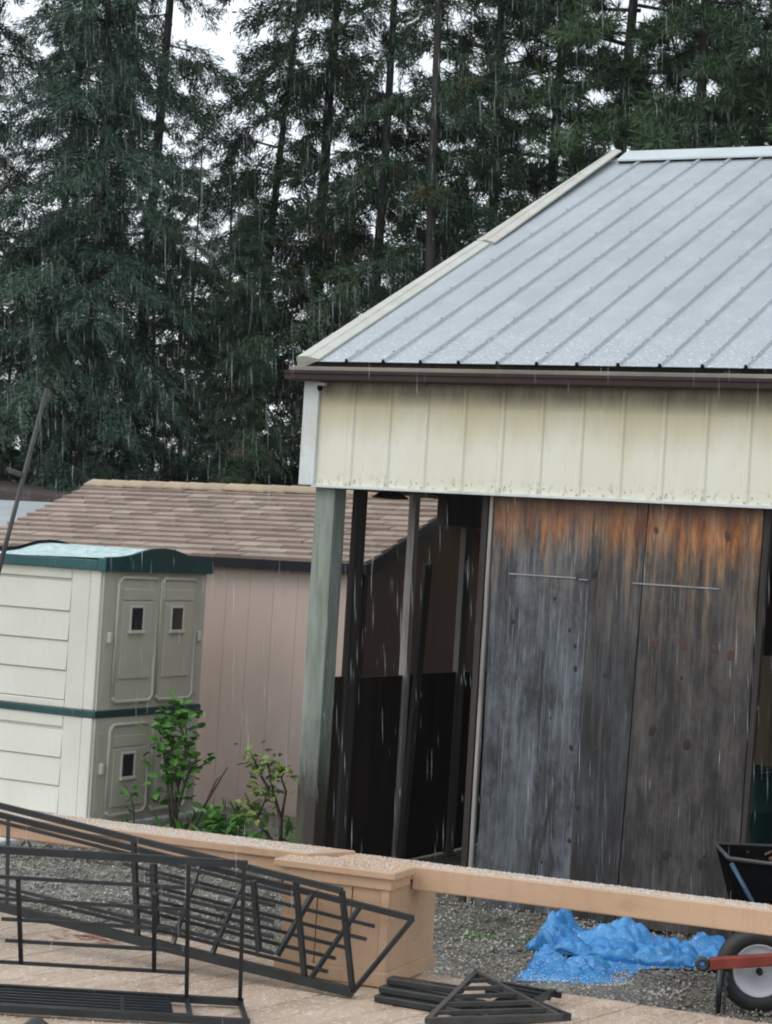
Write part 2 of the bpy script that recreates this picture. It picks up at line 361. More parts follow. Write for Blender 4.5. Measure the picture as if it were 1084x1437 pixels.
rocks('hail_on_gravel', P, RNG.uniform(.003, .006, n), HAIL, 'white hailstones lying among the gravel')

# ------------------------------------------------------------------ the barn
barn = thing('barn', 'pole barn with ribbed grey metal roof, cream siding band and weathered plywood front', 'barn', (0, 0, 0))
RB = .2286
ey, ez, ry, rz = -.1, 2.885, 4.21, 4.83
sl = Vector((0, ry-ey, rz-ez)); SLEN = sl.length; sl.normalize(); nrm = Vector((0, -sl.z, sl.y))
def roof_pt(x, s, h): return Vector((x, ey, ez))+sl*s+nrm*h
# sheathing just under the metal
MB().hexa([roof_pt(-.30, .03, -.03), roof_pt(6.1, .03, -.03), roof_pt(6.1, SLEN, -.03), roof_pt(-.30, SLEN, -.03)],
          [roof_pt(-.30, .03, -.006), roof_pt(6.1, .03, -.006), roof_pt(6.1, SLEN, -.006), roof_pt(-.30, SLEN, -.006)]).build('sheathing', DARKW, barn)
# metal sheets: four ribs each
def ribprof(x0, n, last, hgt=.018, hw=.012, top=.006):
    pr = []
    for k in range(n):
        c0 = x0+k*RB
        pr += [(c0-hw, 0), (c0-top, hgt), (c0+top, hgt), (c0+hw, 0)]
        pr += [(c0+RB*.5, .0)]
    pr.append((x0+n*RB-hw-.0005, 0)); return pr
shared = None
for k in range(7):
    x0 = k*4*RB
    pr = ribprof(0, 4, 0)
    if shared is None:
        m = MB(); S = [-.012, SLEN*.25, SLEN*.5, SLEN*.75, SLEN-.06]
        for a, b in zip(S[:-1], S[1:]): m.strip([roof_pt(x, a, h) for x, h in pr], [roof_pt(x, b, h) for x, h in pr])
        o = m.build('roof_panel', ROOF, barn); sm = o.modifiers.new('thick', 'SOLIDIFY'); sm.thickness = .0015; sm.offset = 1; shared = o
    else:
        o = shared.copy(); COL.objects.link(o); o.parent = barn; o.location = (x0, 0, 0)
m = MB(); m.strip([roof_pt(x, -.012, 0) for x in (-.30, -.019)], [roof_pt(x, SLEN-.06, 0) for x in (-.30, -.019)]); m.build('roof_edge_sheet', ROOF, barn)
# screws on the ribs
m = MB()
for k in range(16):
    for s in np.arange(.12, SLEN-.1, .61):
        p = roof_pt(k*RB+(.0), s+.02*math.sin(k*3), .0175); q = p+nrm*.006
        m.tube([p, q], .0065, 6)
o = m.build('roof_screw_row', FLASH, barn); o['kind'] = 'stuff'
# rear slope, ridge, rake
rp = lambda x, s, h: Vector((x, 2*ry-ey, ez))+Vector((0, -sl.y, sl.z))*s+Vector((0, sl.z, sl.y))*h
MB().hexa([rp(-.30, 0, -.03), rp(6.1, 0, -.03), rp(6.1, SLEN-.002, -.03), rp(-.30, SLEN-.002, -.03)], [rp(-.30, 0, 0), rp(6.1, 0, 0), rp(6.1, SLEN-.002, 0), rp(-.30, SLEN-.002, 0)]).build('rear_roof', ROOF, barn)
m = MB(); top = Vector((0, ry, rz+.05))
prof = [roof_pt(0, SLEN-.20, .022), roof_pt(0, SLEN-.195, .033), top, rp(0, SLEN-.195, .033), rp(0, SLEN-.20, .022)]
m.strip([p+Vector((-.17, 0, 0)) for p in prof], [p+Vector((6.1, 0, 0)) for p in prof])
m.add([p+Vector((-.17, 0, 0)) for p in prof], [(0, 1, 2, 3, 4)])
m.build('ridge_cap', plain('ridge_metal', (.50, .56, .58), .45, .1, 3), barn)
def rake(s0, s1, lift0, lift1, w0=.135, w1=.105):
    m = MB()
    def sec(s, l, w): return [roof_pt(-.318, s, -.045), roof_pt(-.318, s, .022), roof_pt(-.312, s, .027), roof_pt(-.312+w*.55, s, .031+l), roof_pt(-.312+w*.58, s, .025+l), roof_pt(-.312+w, s, .014+l), roof_pt(-.312+w, s, .003+l)]
    a, b = sec(s0, lift0, w0), sec(s1, lift1, w1); m.strip(a, b); m.add(a, [tuple(range(len(a)))])
    return m.build('rake_trim', CREAM2, barn)
rake(-.01, SLEN*.50, 0, .0); rake(SLEN*.503, SLEN+.01, .004, .040, .137, .10)
# eave: drip board, brown gutter board
MB().box((-.37, -.105, 2.830), (6.1, -.02, 2.853)).build('eave_board', GREYW, barn, bevel=.003)
MB().box((-.385, -.125, 2.775), (6.1, -.03, 2.829)).build('fascia', BROWN, barn, bevel=.006)
MB().box((-.385, -.132, 2.812), (6.1, -.1255, 2.829)).build('fascia_lip', BROWN, barn)
# siding band
shared = None
for k in range(7):
    if shared is None:
        m = MB(); pr = ribprof(0, 4, 0, .009, .019, .008)
        m.strip([(x, -h, 2.203) for x, h in pr], [(x, -h, 2.80) for x, h in pr]); o = m.build('siding_panel', CREAM, barn); shared = o
    else:
        o = shared.copy(); COL.objects.link(o); o.parent = barn; o.location = (k*4*RB, 0, 0)
m = MB(); m.strip([(-.25, 0, 2.203), (-.045, 0, 2.203), (-.038, -.005, 2.203), (-.0165, 0, 2.203)], [(-.25, 0, 2.80), (-.045, 0, 2.80), (-.038, -.005, 2.8), (-.0165, 0, 2.80)]); m.build('siding_strip', CREAM, barn)
m = MB(); m.box((-.312, -.022, 2.196), (-.215, .0, 2.78)); m.box((-.312, .0, 2.196), (-.30, .12, 2.78)); m.build('corner_trim', WHITE, barn, bevel=.004)
m = MB(); m.box((-.231, -.02, 2.186), (6.1, .0, 2.2025)); m.build('bottom_trim', WHITE, barn, bevel=.002)
m = MB()
for k in range(18):
    for dx in (.035, .19): m.tube([(k*RB+dx, 0, 2.235), (k*RB+dx, -.003, 2.235)], .0035, 6)
o = m.build('siding_screw_row', GREYW, barn); o['kind'] = 'stuff'
# left siding, header beams
MB().box((-.299, .125, 2.196), (-.285, 8.5, 2.86)).build('side_siding', CREAM, barn)
m = MB(); m.add([(-.29, .125, 2.86), (-.29, 8.4, 2.86), (-.29, ry, 4.72)], [(0, 2, 1)]); m.build('gable_siding', CREAM, barn)
MB().box((-.23, .025, 2.21), (6.0, .065, 2.46)).build('header_beam', DARKW, barn)
MB().box((-.17, .17, 2.21), (-.12, 8.3, 2.45)).build('side_beam', DARKW, barn)
MB().box((-.118, 1.35, 2.03), (-.06, 8.3, 2.24)).build('side_girt', DARKW, barn)
# posts of the open left wall
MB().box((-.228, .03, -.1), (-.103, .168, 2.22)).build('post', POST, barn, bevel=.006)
def stud(y0, y1, x0=-.115, x1=-.075, mat=STUD, z1=2.2):
    MB().box((x0, y0, -.05), (x1, y1, z1)).build('stud', mat, barn, bevel=.003)
stud(.25, .37, -.108, -.075, mat=DARKW); stud(.975, 1.035, -.122, -.075); stud(1.70, 1.80, -.118, -.08, mat=plain('brown_grey_stud', (.070, .064, .058), .7, .4, 8, (2, 2, .15), .4, 30), z1=2.1); stud(2.6, 2.75, mat=DARKW); stud(3.5, 3.65, mat=DARKW)
for (a, b) in ((.17, .249), (.371, .974), (1.036, 1.699), (1.801, 2.59), (2.752, 3.49)):
    MB().box((-.112, a, .0), (-.094, b, 1.12+.01*math.sin(a*9))).build('low_wall_panel', TARRED, barn)
MB().hexa([(-.07, .99, 0), (-.045, .99, 0), (-.045, 1.05, 0), (-.07, 1.05, 0)], [(-.07, 1.10, 1.78), (-.045, 1.10, 1.78), (-.045, 1.19, 1.80), (-.07, 1.19, 1.80)]).build('leaning_brace', DARKW, barn)
# front sheets
def sheet(x0, x1, x0b, x1b, y, z0, mat):
    return MB().hexa([(x0b, y, z0), (x1b, y, z0+.02), (x1b, y+.018, z0+.02), (x0b, y+.018, z0)], [(x0, y, 2.2), (x1, y, 2.2), (x1, y+.018, 2.2), (x0, y+.018, 2.2)]).build('plywood_sheet', mat, barn, bevel=.002)
sh1 = sheet(.872, 1.4525, .90, 1.4305, .052, -.015, PLY1); sheet(1.4530, 1.748, 1.4310, 1.70, .0522, -.012, PLY3); sh2 = sheet(1.753, 2.37, 1.706, 2.335, .050, -.005, PLY2)
MB().hexa([(.850, .040, -.03), (.871, .040, -.03), (.871, .07, -.03), (.850, .07, -.03)], [(.848, .040, 2.2), (.868, .040, 2.2), (.868, .07, 2.2), (.848, .07, 2.2)]).build('door_edge_board', STUD, barn, bevel=.003)
MB().box((.80, .05, -.03), (.836, .11, 2.2)).build('door_post', DARKW, barn, bevel=.003)
MB().hexa([(2.338, .056, -.03), (2.362, .056, -.03), (2.362, .10, -.03), (2.338, .10, -.03)], [(2.373, .056, 2.2), (2.41, .056, 2.2), (2.41, .10, 2.2), (2.373, .10, 2.2)]).build('jamb', DARKW, barn, bevel=.003)
def flash(x0, x1, z, y): MB().box((x0, y-.006, z), (x1, y-.0005, z+.007)).build('flashing', FLASH, barn)
flash(.985, 1.37, 1.772, .052); flash(1.39, 1.44, 1.766, .052); flash(1.69, 2.16, 1.765, .050)
kn = [(1.395, 1.30, .012, 0), (1.385, 1.42, .009, 0), (1.40, .885, .014, 0), (1.455, .575, .013, 0), (1.42, .40, .011, 0), (1.445, .17, .012, 0), (1.54, .885, .010, 0), (1.37, .02+.1, .010, 0), (1.56, 1.28, .010, 0), (1.47, 1.80, .017, 0),
      (1.255, 1.66, .008, 0), (1.27, 1.03, .007, 0), (1.32, .44, .008, 0), (1.27, .27, .007, 0), (1.02, 1.52, .010, 0), (1.35, 1.50, .008, 0),
      (1.835, 1.47, .020, 1), (1.985, 1.465, .018, 1), (2.155, 1.46, .017, 1), (2.24, 1.44, .021, 1), (1.845, 1.02, .021, 0), (2.035, .965, .022, 0), (1.96, .395, .021, 0), (2.145, .37, .020, 0), (1.80, .06+.03, .020, 0), (2.20, .83, .014, 0), (1.985, 1.30, .009, 0), (2.185, 2.04, .018, 1), (1.80, 2.05, .015, 1)]
km = {}; U0 = random.uniform
for x, z, r, red in kn:
    if red not in km:
        m = MB(); m.lathe([(0, -.0022), (.55, -.0018), (.9, -.0012), (1.0, -.0)], (0, 0, 0), (0, 1, 0), 14)
        for i, v in enumerate(m.v): m.v[i] = (v[0]*(1+.12*math.sin(7*v[2])), v[1], v[2]*1.35)
        me = m.mesh('knot'); me.materials.append(KNOTR if red else KNOT); km[red] = me
    o = share(km[red], 'knot', barn, (x, .0515 if x < 1.73 else .0495, z), (0, random.uniform(-.4, .4), 0), (r*U0(.8, 1.05), 1, r*U0(.9, 1.25)))
# interior
MB().box((-.1, 8.3, 0), (6.0, 8.35, 2.9)).build('rear_wall', INNER, barn)
MB().box((-.12, 3.66, 0), (-.08, 8.3, 2.2)).build('side_wall', INNER, barn)
MB().box((6.0, .0, 0), (6.05, 8.3, 2.9)).build('right_wall', INNER, barn)
MB().box((3.9, .05, 0), (6.0, .07, 2.2)).build('front_wall', PLY2, barn)
m = MB()
for k in range(12): MB().box((-.05+k*.2, 3.0, 0), (-.05+k*.2+.196, 3.02, 1.32+.004*(k % 3))).build('partition_board', plain('tan_partition', (.16, .125, .085), .7, .2, 5, (2, 2, .2)) if k == 0 else bpy.data.materials['tan_partition'], barn)
MB().box((1.40, 2.985, .82), (1.45, 2.9995, .97)).build('partition_latch', DARKW, barn)
m = MB(); m.lathe([(.0, 2.24), (.03, 2.235), (.05, 2.20), (.10, 2.165), (.105, 2.155), (.0, 2.15)], (0.0, .5, 0), (0, 0, 1), 20)
lamp = m.build('barn_lamp', DARKW, None, True, loc=(0, .5, 2.15)); tag(lamp, 'dark dome lamp hanging under the barn eave beside the front post', 'lamp')
m = MB(); m.box((-.215, -.055, 2.752), (-.165, -.023, 2.768)); eye = m.build('corner_light', WHITE, None, loc=(-.19, -.03, 2.74)); tag(eye, 'tiny floodlight with dark hood at top left corner of cream siding', 'floodlight')
m = MB(); m.lathe([(0, 0), (.010, .002), (.016, .015), (.014, .03), (0, .032)], (-.197, -.045, 2.722), (0, .0, 1), 12); m.build('lamp_head', TUB, eye, True)

# green barrel inside
bar = thing('barrel', 'dark green barrel standing inside the barn beside the plywood edge', 'barrel', (1.83, 1.6, 0))
m = MB(); m.lathe([(0, .0), (.19, .0), (.20, .02), (.20, .24), (.207, .25), (.20, .26), (.20, .48), (.207, .49), (.20, .50), (.195, .70)], (1.83, 1.6, 0), (0, 0, 1)); m.build('body', GRN, bar, True)
m = MB(); m.lathe([(.195, .70), (.206, .70), (.21, .715), (.206, .73), (.18, .735), (.0, .72)], (1.83, 1.6, 0), (0, 0, 1)); m.build('lid', GRN, bar, True)

# ------------------------------------------------------------------ pink shed
shed = thing('garden_shed', 'pink wooden garden shed with tan shingle roof behind the plastic shed', 'shed', (-3.1, 2.9, 0))
TLT = math.tan(rad(.75))
xl, xr, ys0, yr0, ze, zr0 = -4.87, -1.372, 2.79, 4.36, 1.742, 2.292
rsl = Vector((0, yr0-ys0, zr0-ze)); RL = rsl.length; rsl.normalize(); rn = Vector((0, -rsl.z, rsl.y))
def tz(x): return (x-xr)*TLT
def rpt(x, s, h): return Vector((x, ys0, ze+tz(x)))+rsl*s+rn*h
m = MB(); m.hexa([rpt(xl, 0, -.05), rpt(xr, 0, -.05), rpt(xr, RL, -.05), rpt(xl, RL, -.05)], [rpt(xl, 0, -.004), rpt(xr, 0, -.004), rpt(xr, RL, -.004), rpt(xl, RL, -.004)]); m.build('roof', DRIP, shed)
def rpb(x, s, h): p = rpt(x, s, h); return Vector((x, 2*yr0-p.y, p.z))
m = MB(); m.hexa([rpb(xl, 0, -.05), rpb(xr, 0, -.05), rpb(xr, RL-.003, -.05), rpb(xl, RL-.003, -.05)], [rpb(xl, 0, 0), rpb(xr, 0, 0), rpb(xr, RL-.003, 0), rpb(xl, RL-.003, 0)]); m.build('rear_roof', SHING, shed)
m = MB(); m.hexa([rpt(xl-.01, -.012, -.075), rpt(xr+.012, -.012, -.075), rpt(xr+.012, 0, -.075), rpt(xl-.01, 0, -.075)], [rpt(xl-.01, -.012, .0), rpt(xr+.012, -.012, 0), rpt(xr+.012, 0, 0), rpt(xl-.01, 0, 0)]); m.build('drip_edge', DRIP, shed)
m = MB(); m.hexa([rpt(xr, 0, -.10), rpt(xr+.018, 0, -.10), rpt(xr+.018, RL, -.10), rpt(xr, RL, -.10)], [rpt(xr, 0, -.002), rpt(xr+.018, 0, -.002), rpt(xr+.018, RL, -.002), rpt(xr, RL, -.002)]); m.build('rake_board', DRIP, shed)
# shingles, each one a piece
nrow, tabw = 13, .206; ex = RL/(nrow+.4); ncol = 17
me = None
for r in range(nrow):
    offx = (r % 2)*tabw*.5
    for k in range(-1, ncol):
        a = max(xl, xl+k*tabw+offx); b = min(xr+.012, xl+(k+1)*tabw+offx-.005)
        if b-a < .03: continue
        if me is None:
            m = MB(); m.hexa([(0, -.004, -.002), (1, -.004, -.002), (1, 1, -.002), (0, 1, -.002)], [(0, -.004, .021), (1, -.004, .021), (1, 1, .003), (0, 1, .003)])
            me = m.mesh('shingle'); me.materials.append(SHING)
        o = bpy.data.objects.new('shingle', me); COL.objects.link(o); o.parent = shed
        p = rpt(a, r*ex-.004+random.uniform(-.004, .004), .0)-shed.location
        o.location = p; o.scale = (b-a, ex*1.02, 1+random.uniform(-.1, .35))
        o.rotation_euler = (math.atan2(rsl.z, rsl.y), -math.atan(TLT), 0)
me = None
for k in range(18):
    w = (xr-xl)/18
    if me is None:
        m = MB(); c = .13
        m.strip([(0, -c, -.036), (0, -c, -.022), (0, 0, .028), (0, c, -.022)], [(w*1.04, -c, -.041), (w*1.04, -c, -.027), (w*1.04, 0, .022), (w*1.04, c, -.027)])
        m.add([(0, -c, -.036), (0, -c, -.022), (0, 0, .028), (0, c, -.022)], [(0, 1, 2, 3)])
        me = m.mesh('ridge_shingle'); me.materials.append(RIDGE)
    o = share(me, 'ridge_shingle', shed, (xl+k*w, yr0, zr0+tz(xl+k*w)+.016), (random.uniform(-.02, .02), -math.atan(TLT), 0))
# walls of grooved planks
def planks(n, P, e, wid, ztop, mat, nrmv):
    for k in range(n):
        a = P+e*(k*wid+.0007); b = P+e*((k+1)*wid-.0007); za, zb = ztop(k*wid+.0012), ztop((k+1)*wid-.0012)
        d = nrmv*-.016
        bot = [Vector((a.x, a.y, -.15)), Vector((b.x, b.y, -.15)), Vector((b.x+d.x, b.y+d.y, -.15)), Vector((a.x+d.x, a.y+d.y, -.15))]
        tp = [Vector((a.x, a.y, za)), Vector((b.x, b.y, zb)), Vector((b.x+d.x, b.y+d.y, zb)), Vector((a.x+d.x, a.y+d.y, za))]
        m = MB(); m.hexa(bot, tp); m.build('siding_plank', mat, shed, bevel=.0015)
planks(16, Vector((-4.77, 2.90, 0)), Vector((1, 0, 0)), .2, lambda s: 1.70+tz(-4.77+s), PINK, Vector((0, -1, 0)))
gz = lambda s: (ze+ (min(s+.11, 2*(yr0-ys0)-s-.11))*rsl.z/rsl.y)-.06
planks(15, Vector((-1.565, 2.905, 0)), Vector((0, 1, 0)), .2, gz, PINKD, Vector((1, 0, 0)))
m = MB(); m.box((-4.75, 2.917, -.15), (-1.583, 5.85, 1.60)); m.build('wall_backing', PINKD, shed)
MB().box((-1.562, 2.9, -.05), (-1.545, 2.99, 1.68)).build('corner_board', DARKW, shed, bevel=.003)
MB().box((-1.562, 3.12, -.05), (-1.548, 3.17, 1.72)).build('gable_dark_strip', DARKW, shed)  # dark upright strip on the gable planks

_c = cam.matrix_world.translation; shed.location = _c+(shed.location-_c)*.958; shed.scale = (.958,)*3
# ------------------------------------------------------------------ plastic shed
slab = MB().box((-3.3, -.42, -.05), (-1.98, 1.95, .03)).build('concrete_slab', SLAB, bevel=.01); tag(slab, 'hail covered concrete slab under the plastic shed', kind='structure')
ps = thing('storage_shed', 'two-tier cream plastic storage shed with dark green lid and slightly darker doors', 'shed', (-2.45, 1.2, .03))
X1, X0, Y0, Y1 = -2.035, -2.90, .60, 1.775
for (z0, z1) in ((.03, .70), (.745, 1.63)):
    MB().box((X0, Y0+.006, z0), (X1-.006, Y1, z1)).build('body', PLC, ps, bevel=.012)
    # front-left side: recessed stacked bands framed by broad stiles
    MB().box((X1-.085, Y0-.020, z0), (X1-.003, Y0+.005, z1-.0)).build('corner_column', PLC, ps, bevel=.010)
    MB().box((X1-.23, Y0-.013, z0), (X1-.088, Y0+.005, z1)).build('side_stile', PLC, ps, bevel=.006)
    MB().box((X0, Y0-.013, z1-.075), (X1-.232, Y0+.005, z1)).build('top_rail', PLC, ps, bevel=.006)
    MB().box((X0, Y0-.013, z0), (X1-.232, Y0+.005, z0+.045)).build('bottom_rail', PLC, ps, bevel=.006)
    MB().box((X0, Y0-.013, z0+.047), (X0+.03, Y0+.005, z1-.077)).build('side_stile', PLC, ps, bevel=.006)
    nb = 4 if z1 > 1 else 3; h = (z1-.085-z0-.055)/nb
    for k in range(nb): MB().hexa([(X0+.034, Y0-.012, z0+.050+k*h), (X1-.236, Y0-.012, z0+.050+k*h), (X1-.236, Y0+.004, z0+.050+k*h), (X0+.034, Y0+.004, z0+.050+k*h)],
                             [(X0+.034, Y0-.001, z0+.050+(k+1)*h-.007), (X1-.236, Y0-.001, z0+.050+(k+1)*h-.007), (X1-.236, Y0+.004, z0+.050+(k+1)*h-.007), (X0+.034, Y0+.004, z0+.050+(k+1)*h-.007)]).build('side_band', PLC, ps, bevel=.003)
    # door end, slightly darker than the sides
    MB().box((X1-.006, Y0-.004, z0), (X1+.010, Y1, z1-.0)).build('end_frame', PLD, ps, bevel=.004)
    for j, (a, b) in enumerate(((Y0+.14, Y0+.585), (Y0+.62, Y1-.125))):
        dr = MB().box((X1+.010, a, z0+.055), (X1+.022, b, z1-.055)).build('door', PLD, ps, bevel=.010)
        rim = MB()   # raised rounded rim round the door
        zz0, zz1, q = z0+.05, z1-.05, .035
        pts = [(X1+.022, a, zz0+q), (X1+.022, a, zz1-q), (X1+.022, a+q, zz1), (X1+.022, b-q, zz1), (X1+.022, b, zz1-q), (X1+.022, b, zz0+q), (X1+.022, b-q, zz0), (X1+.022, a+q, zz0), (X1+.022, a, zz0+q)]
        rim.tube(pts, .013, 6); rim.build('door_rim', PLD, dr, True)
        zt = z1-.19
        MB().box((X1+.0225, a+.05, zt-.50 if z1 > 1 else zt-.38), (X1+.031, b-.05, zt-.012)).build('raised_field', PLD, dr, bevel=.006)
        MB().box((X1+.0225, a+.05, zt), (X1+.029, b-.05, zt+.07)).build('raised_field', PLD, dr, bevel=.006)
        wy = (a+b)/2+(-.02 if j == 0 else -.03); wz = zt-.05
        fr = MB(); fr.box((X1+.0315, wy-.080, wz-.140), (X1+.042, wy-.064, wz)); fr.box((X1+.0315, wy+.064, wz-.140), (X1+.042, wy+.080, wz)); fr.box((X1+.0315, wy-.080, wz+.0005), (X1+.042, wy+.080, wz+.014)); fr.box((X1+.0315, wy-.085, wz-.162), (X1+.052, wy+.085, wz-.141))
        fr.build('vent_frame', PLC, dr, bevel=.003)
        MB().box((X1+.0312, wy-.063, wz-.139), (X1+.036, wy+.063, wz-.001)).build('vent', PANE, dr)
    for yy in (Y0+.075, Y1-.07):
        MB().box((X1+.010, yy-.018, (z0+z1)/2-.02), (X1+.035, yy+.018, (z0+z1)/2+.05)).build('latch', PLC, ps, bevel=.008)
    for yy, w in ((Y0+.03, .05), (Y1-.10, .06)):
        MB().box((X1+.0105, yy, z0+.07), (X1+.014, yy+w, z1-.09)).build('end_stile', PLD, ps, bevel=.002)
MB().box((X0-.005, Y0-.026, .70), (X1+.020, Y1+.01, .745)).build('middle_band', PLG, ps, bevel=.006)
# lid: straight skirt along the sides, arched skirt on the door end
arch = [(-.03, .085), (.13, .092), (.26, .108), (.37, .132), (.47, .150), (.59, .157), (.71, .152), (.82, .132), (.93, .108), (1.06, .092), (1.185, .085)]
m = MB(); zb = 1.620
A = [(X1+.045, Y0+a, zb+h) for a, h in arch]; B = [(X1+.045, Y0+a, zb) for a, h in arch]; A2 = [(X1+.015, y_, z_) for _, y_, z_ in A]; B2 = [(X1+.015, y_, z_) for _, y_, z_ in B]
m.strip(B, A); m.strip(A, A2); m.strip(A2, B2); m.strip(B2, B); m.build('lid_end', PLG, ps)
A3 = [(X0-.03, y_, z_) for _, y_, z_ in A]; B3 = [(X0-.03, y_, z_) for _, y_, z_ in B]; A4 = [(X0-.0, y_, z_+.01) for _, y_, z_ in A]
m = MB(); m.strip(A3, B3); m.strip(A3, A4); m.build('lid_end', PLG, ps)
MB().box((X0-.03, Y0-.045, zb), (X1-.02, Y0-.030, zb+.066)).build('lid_skirt', plain('teal_skirt', (.016, .085, .090), .4, .15, 4), ps, bevel=.006)
MB().box((X1-.02, Y0-.047, zb-.004), (X1+.045, Y0-.0305, zb+.081)).build('lid_corner', bpy.data.materials['teal_skirt'], ps, bevel=.006)
MB().box((X0-.03, Y1+.0105, zb), (X1+.045, Y1+.022, zb+.081)).build('lid_skirt', PLG, ps)
m = MB(); C1 = [(X1+.014, y_, z_-.012) for _, y_, z_ in A]; C2 = [(X0-.0, y_, z_-.012) for _, y_, z_ in A]; m.strip(C1, C2)
m.strip([(X1+.014, Y0-.03, zb+.073), (X0, Y0-.03, zb+.073)], [(X1+.014, Y0-.045, zb+.08), (X0, Y0-.045, zb+.06)]); m.build('lid_top', PLGR, ps, True)

# ------------------------------------------------------------------ deck frame
PH = rad(4.844); DO = Vector((2.215, -3.52, .30)); DU = Vector((math.cos(PH), math.sin(PH), 0)); DV = Vector((-math.sin(PH), math.cos(PH), 0))
def D(u, v, z=0): return DO+DU*u+DV*v+Vector((0, 0, z))
deck = thing('deck', 'tan painted timber deck speckled with hail', 'deck', tuple(D(0, -2, -.30)))
# boards run a little askew of the edge; each is cut off along it
bd = math.tan(rad(12.8)); bw = .142
k0 = 0
for i in range(-30, 62):
    u0 = i*bw; u1 = u0+bw-.007
    vt, vb = .36, -4.2
    cut = lambda v: (v-vt)*bd
    bot = [D(u0+cut(vb), vb, -.032), D(u1+cut(vb), vb, -.032), D(u1, vt, -.032), D(u0, vt, -.032)]
    dz = random.uniform(-.0015, .0015)
    tp = [D(u0+cut(vb), vb, dz), D(u1+cut(vb), vb, dz), D(u1, vt, dz), D(u0, vt, dz)]
    if u1 < -3.0 or u0 > 2.6: continue
    o = MB().hexa(bot, tp).build('deck_board', DECK, deck); bv = o.modifiers.new('b', 'BEVEL'); bv.width = .004; bv.segments = 1
m = MB(); m.hexa([D(-3, .30, -.28), D(2.6, .30, -.28), D(2.6, .34, -.28), D(-3, .34, -.28)], [D(-3, .30, -.036), D(2.6, .30, -.036), D(2.6, .34, -.036), D(-3, .34, -.036)]); m.build('rim_joist', DARKW, deck)
m = MB(); m.hexa([D(-3, -4.1, -.06), D(2.6, -4.1, -.06), D(2.6, .30, -.06), D(-3, .30, -.06)], [D(-3, -4.1, -.038), D(2.6, -4.1, -.038), D(2.6, .3, -.038), D(-3, .3, -.038)]); m.build('joists', DARKW, deck)
# red smear on the boards
m = MB()
for k in range(26):
    a = -1.30+random.gauss(0, .09); b = .10+random.gauss(0, .035); w = random.uniform(.01, .05); h = random.uniform(.004, .012)
    m.add([D(a-w, b, .0035), D(a, b-h, .0035), D(a+w, b+h*.3, .0035), D(a+w*.2, b+h, .0035)], [(0, 1, 2, 3)])
o = m.build('red_smear', REDP, deck); o['kind'] = 'stuff'
# bench
def dbox(a, b):
    (u0, v0, z0), (u1, v1, z1) = a, b
    return MB().hexa([D(u0, v0, z0), D(u1, v0, z0), D(u1, v1, z0), D(u0, v1, z0)], [D(u0, v0, z1), D(u1, v0, z1), D(u1, v1, z1), D(u0, v1, z1)])
bench = thing('deck_bench', 'tan painted deck bench with boxed pillar and two long hail topped beams', 'bench', tuple(D(-.2, .2, 0)))
pil = dbox((-.418, .012, 0), (-.012, .45, .385)).build('pillar', TAN, bench)
for k, (a, b) in enumerate(((-.42, -.283), (-.279, -.146), (-.142, -.03))): dbox((a, -.0, .004), (b, .011, .36)).build('face_board', TAN, pil, bevel=.003)
dbox((-.029, -.006, .004), (.002, .011, .36)).build('corner_strip', TAN, pil, bevel=.003)
for (a, b) in ((.012, .20), (.204, .47)): dbox((-.011, a, .004), (.0, b, .36)).build('face_board', TAN, pil, bevel=.003)
dbox((-.435, -.012, .004), (.008, -.0065, .055)).build('base_trim', TAN, pil, bevel=.002)
dbox((.0015, -.006, .004), (.012, .475, .055)).build('base_trim', TAN, pil, bevel=.002)
dbox((-.428, -.014, .352), (.012, .17, .392)).build('cap_moulding', TAN, pil, bevel=.003)
dbox((-.452, -.030, .393), (.030, .165, .420)).build('cap', TAN, pil, bevel=.004)
def beam(us, u0, v0, z0, v1, z1, name, bev=.006):
    m = MB(); m.hexa([D(us[0], v0, z0), D(us[1], v0, z0), D(us[1], v1, z0), D(us[2], v1, z0)], [D(us[0], v0, z1), D(us[1], v0, z1), D(us[1], v1, z1), D(us[2], v1, z1)]); return m.build(name, TAN, bench, bevel=bev)
beam((.012, 2.6, .012), 0, .185, .333, .31, .421, 'beam')
beam((-.30, .011, -.30), 0, .20, .365, .335, .418, 'beam')
m = MB(); m.hexa([D(-2.6, .10, .400), D(-.375, .10, .400), D(-.27, .30, .400), D(-2.6, .30, .400)], [D(-2.6, .10, .432), D(-.375, .10, .432), D(-.27, .30, .432), D(-2.6, .30, .432)]); o = m.build('seat_board', TAN, bench, bevel=.004)
dbox((-2.6, .115, .345), (-.40, .15, .399)).build('seat_fascia', TAN, bench, bevel=.004)
dbox((-2.6, .16, .335), (-.42, .29, .399)).build('seat_bearer', TAN, bench)
dbox((-2.6, .02, 0), (-2.2, .45, .334)).build('pillar', TAN, bench)
dbox((2.2, .02, 0), (2.6, .45, .332)).build('pillar', TAN, bench)
# hail lying about
def scat(n, f, s=(.0025, .0055)):
    P = np.array([f() for _ in range(n)]); return P, RNG.uniform(*s, len(P))
U = random.uniform
def on(f):
    def q():
        u, v, z = f(); return tuple(D(u, v, z))
    return q
def edgy(a, b): t_ = random.random()**2.2; return a+(b-a)*t_ if random.random() < .55 else U(a, b)
P, S = scat(4200, on(lambda: (U(.02, 2.0), edgy(.192, .305), .422)), (.0014, .0032)); rocks('hail_on_beam', P, S, HAIL, 'white hailstones along the right bench beam')
P, S = scat(300, on(lambda: (U(-.29, .01), U(.21, .33), .419)), (.0014, .0032)); P2, S2 = scat(650, on(lambda: (U(-.448, .026), U(-.026, .16), .421)), (.0014, .0032))
rocks('hail_on_pillar', np.vstack([P, P2]), np.concatenate([S, S2]), HAIL, 'white hailstones on the pillar cap of the bench')
P, S = scat(5200, on(lambda: (U(-2.2, -.36), edgy(.106, .295), .433)), (.0014, .0032)); rocks('hail_on_seat', P, S, HAIL, 'white hailstones on the left bench seat')
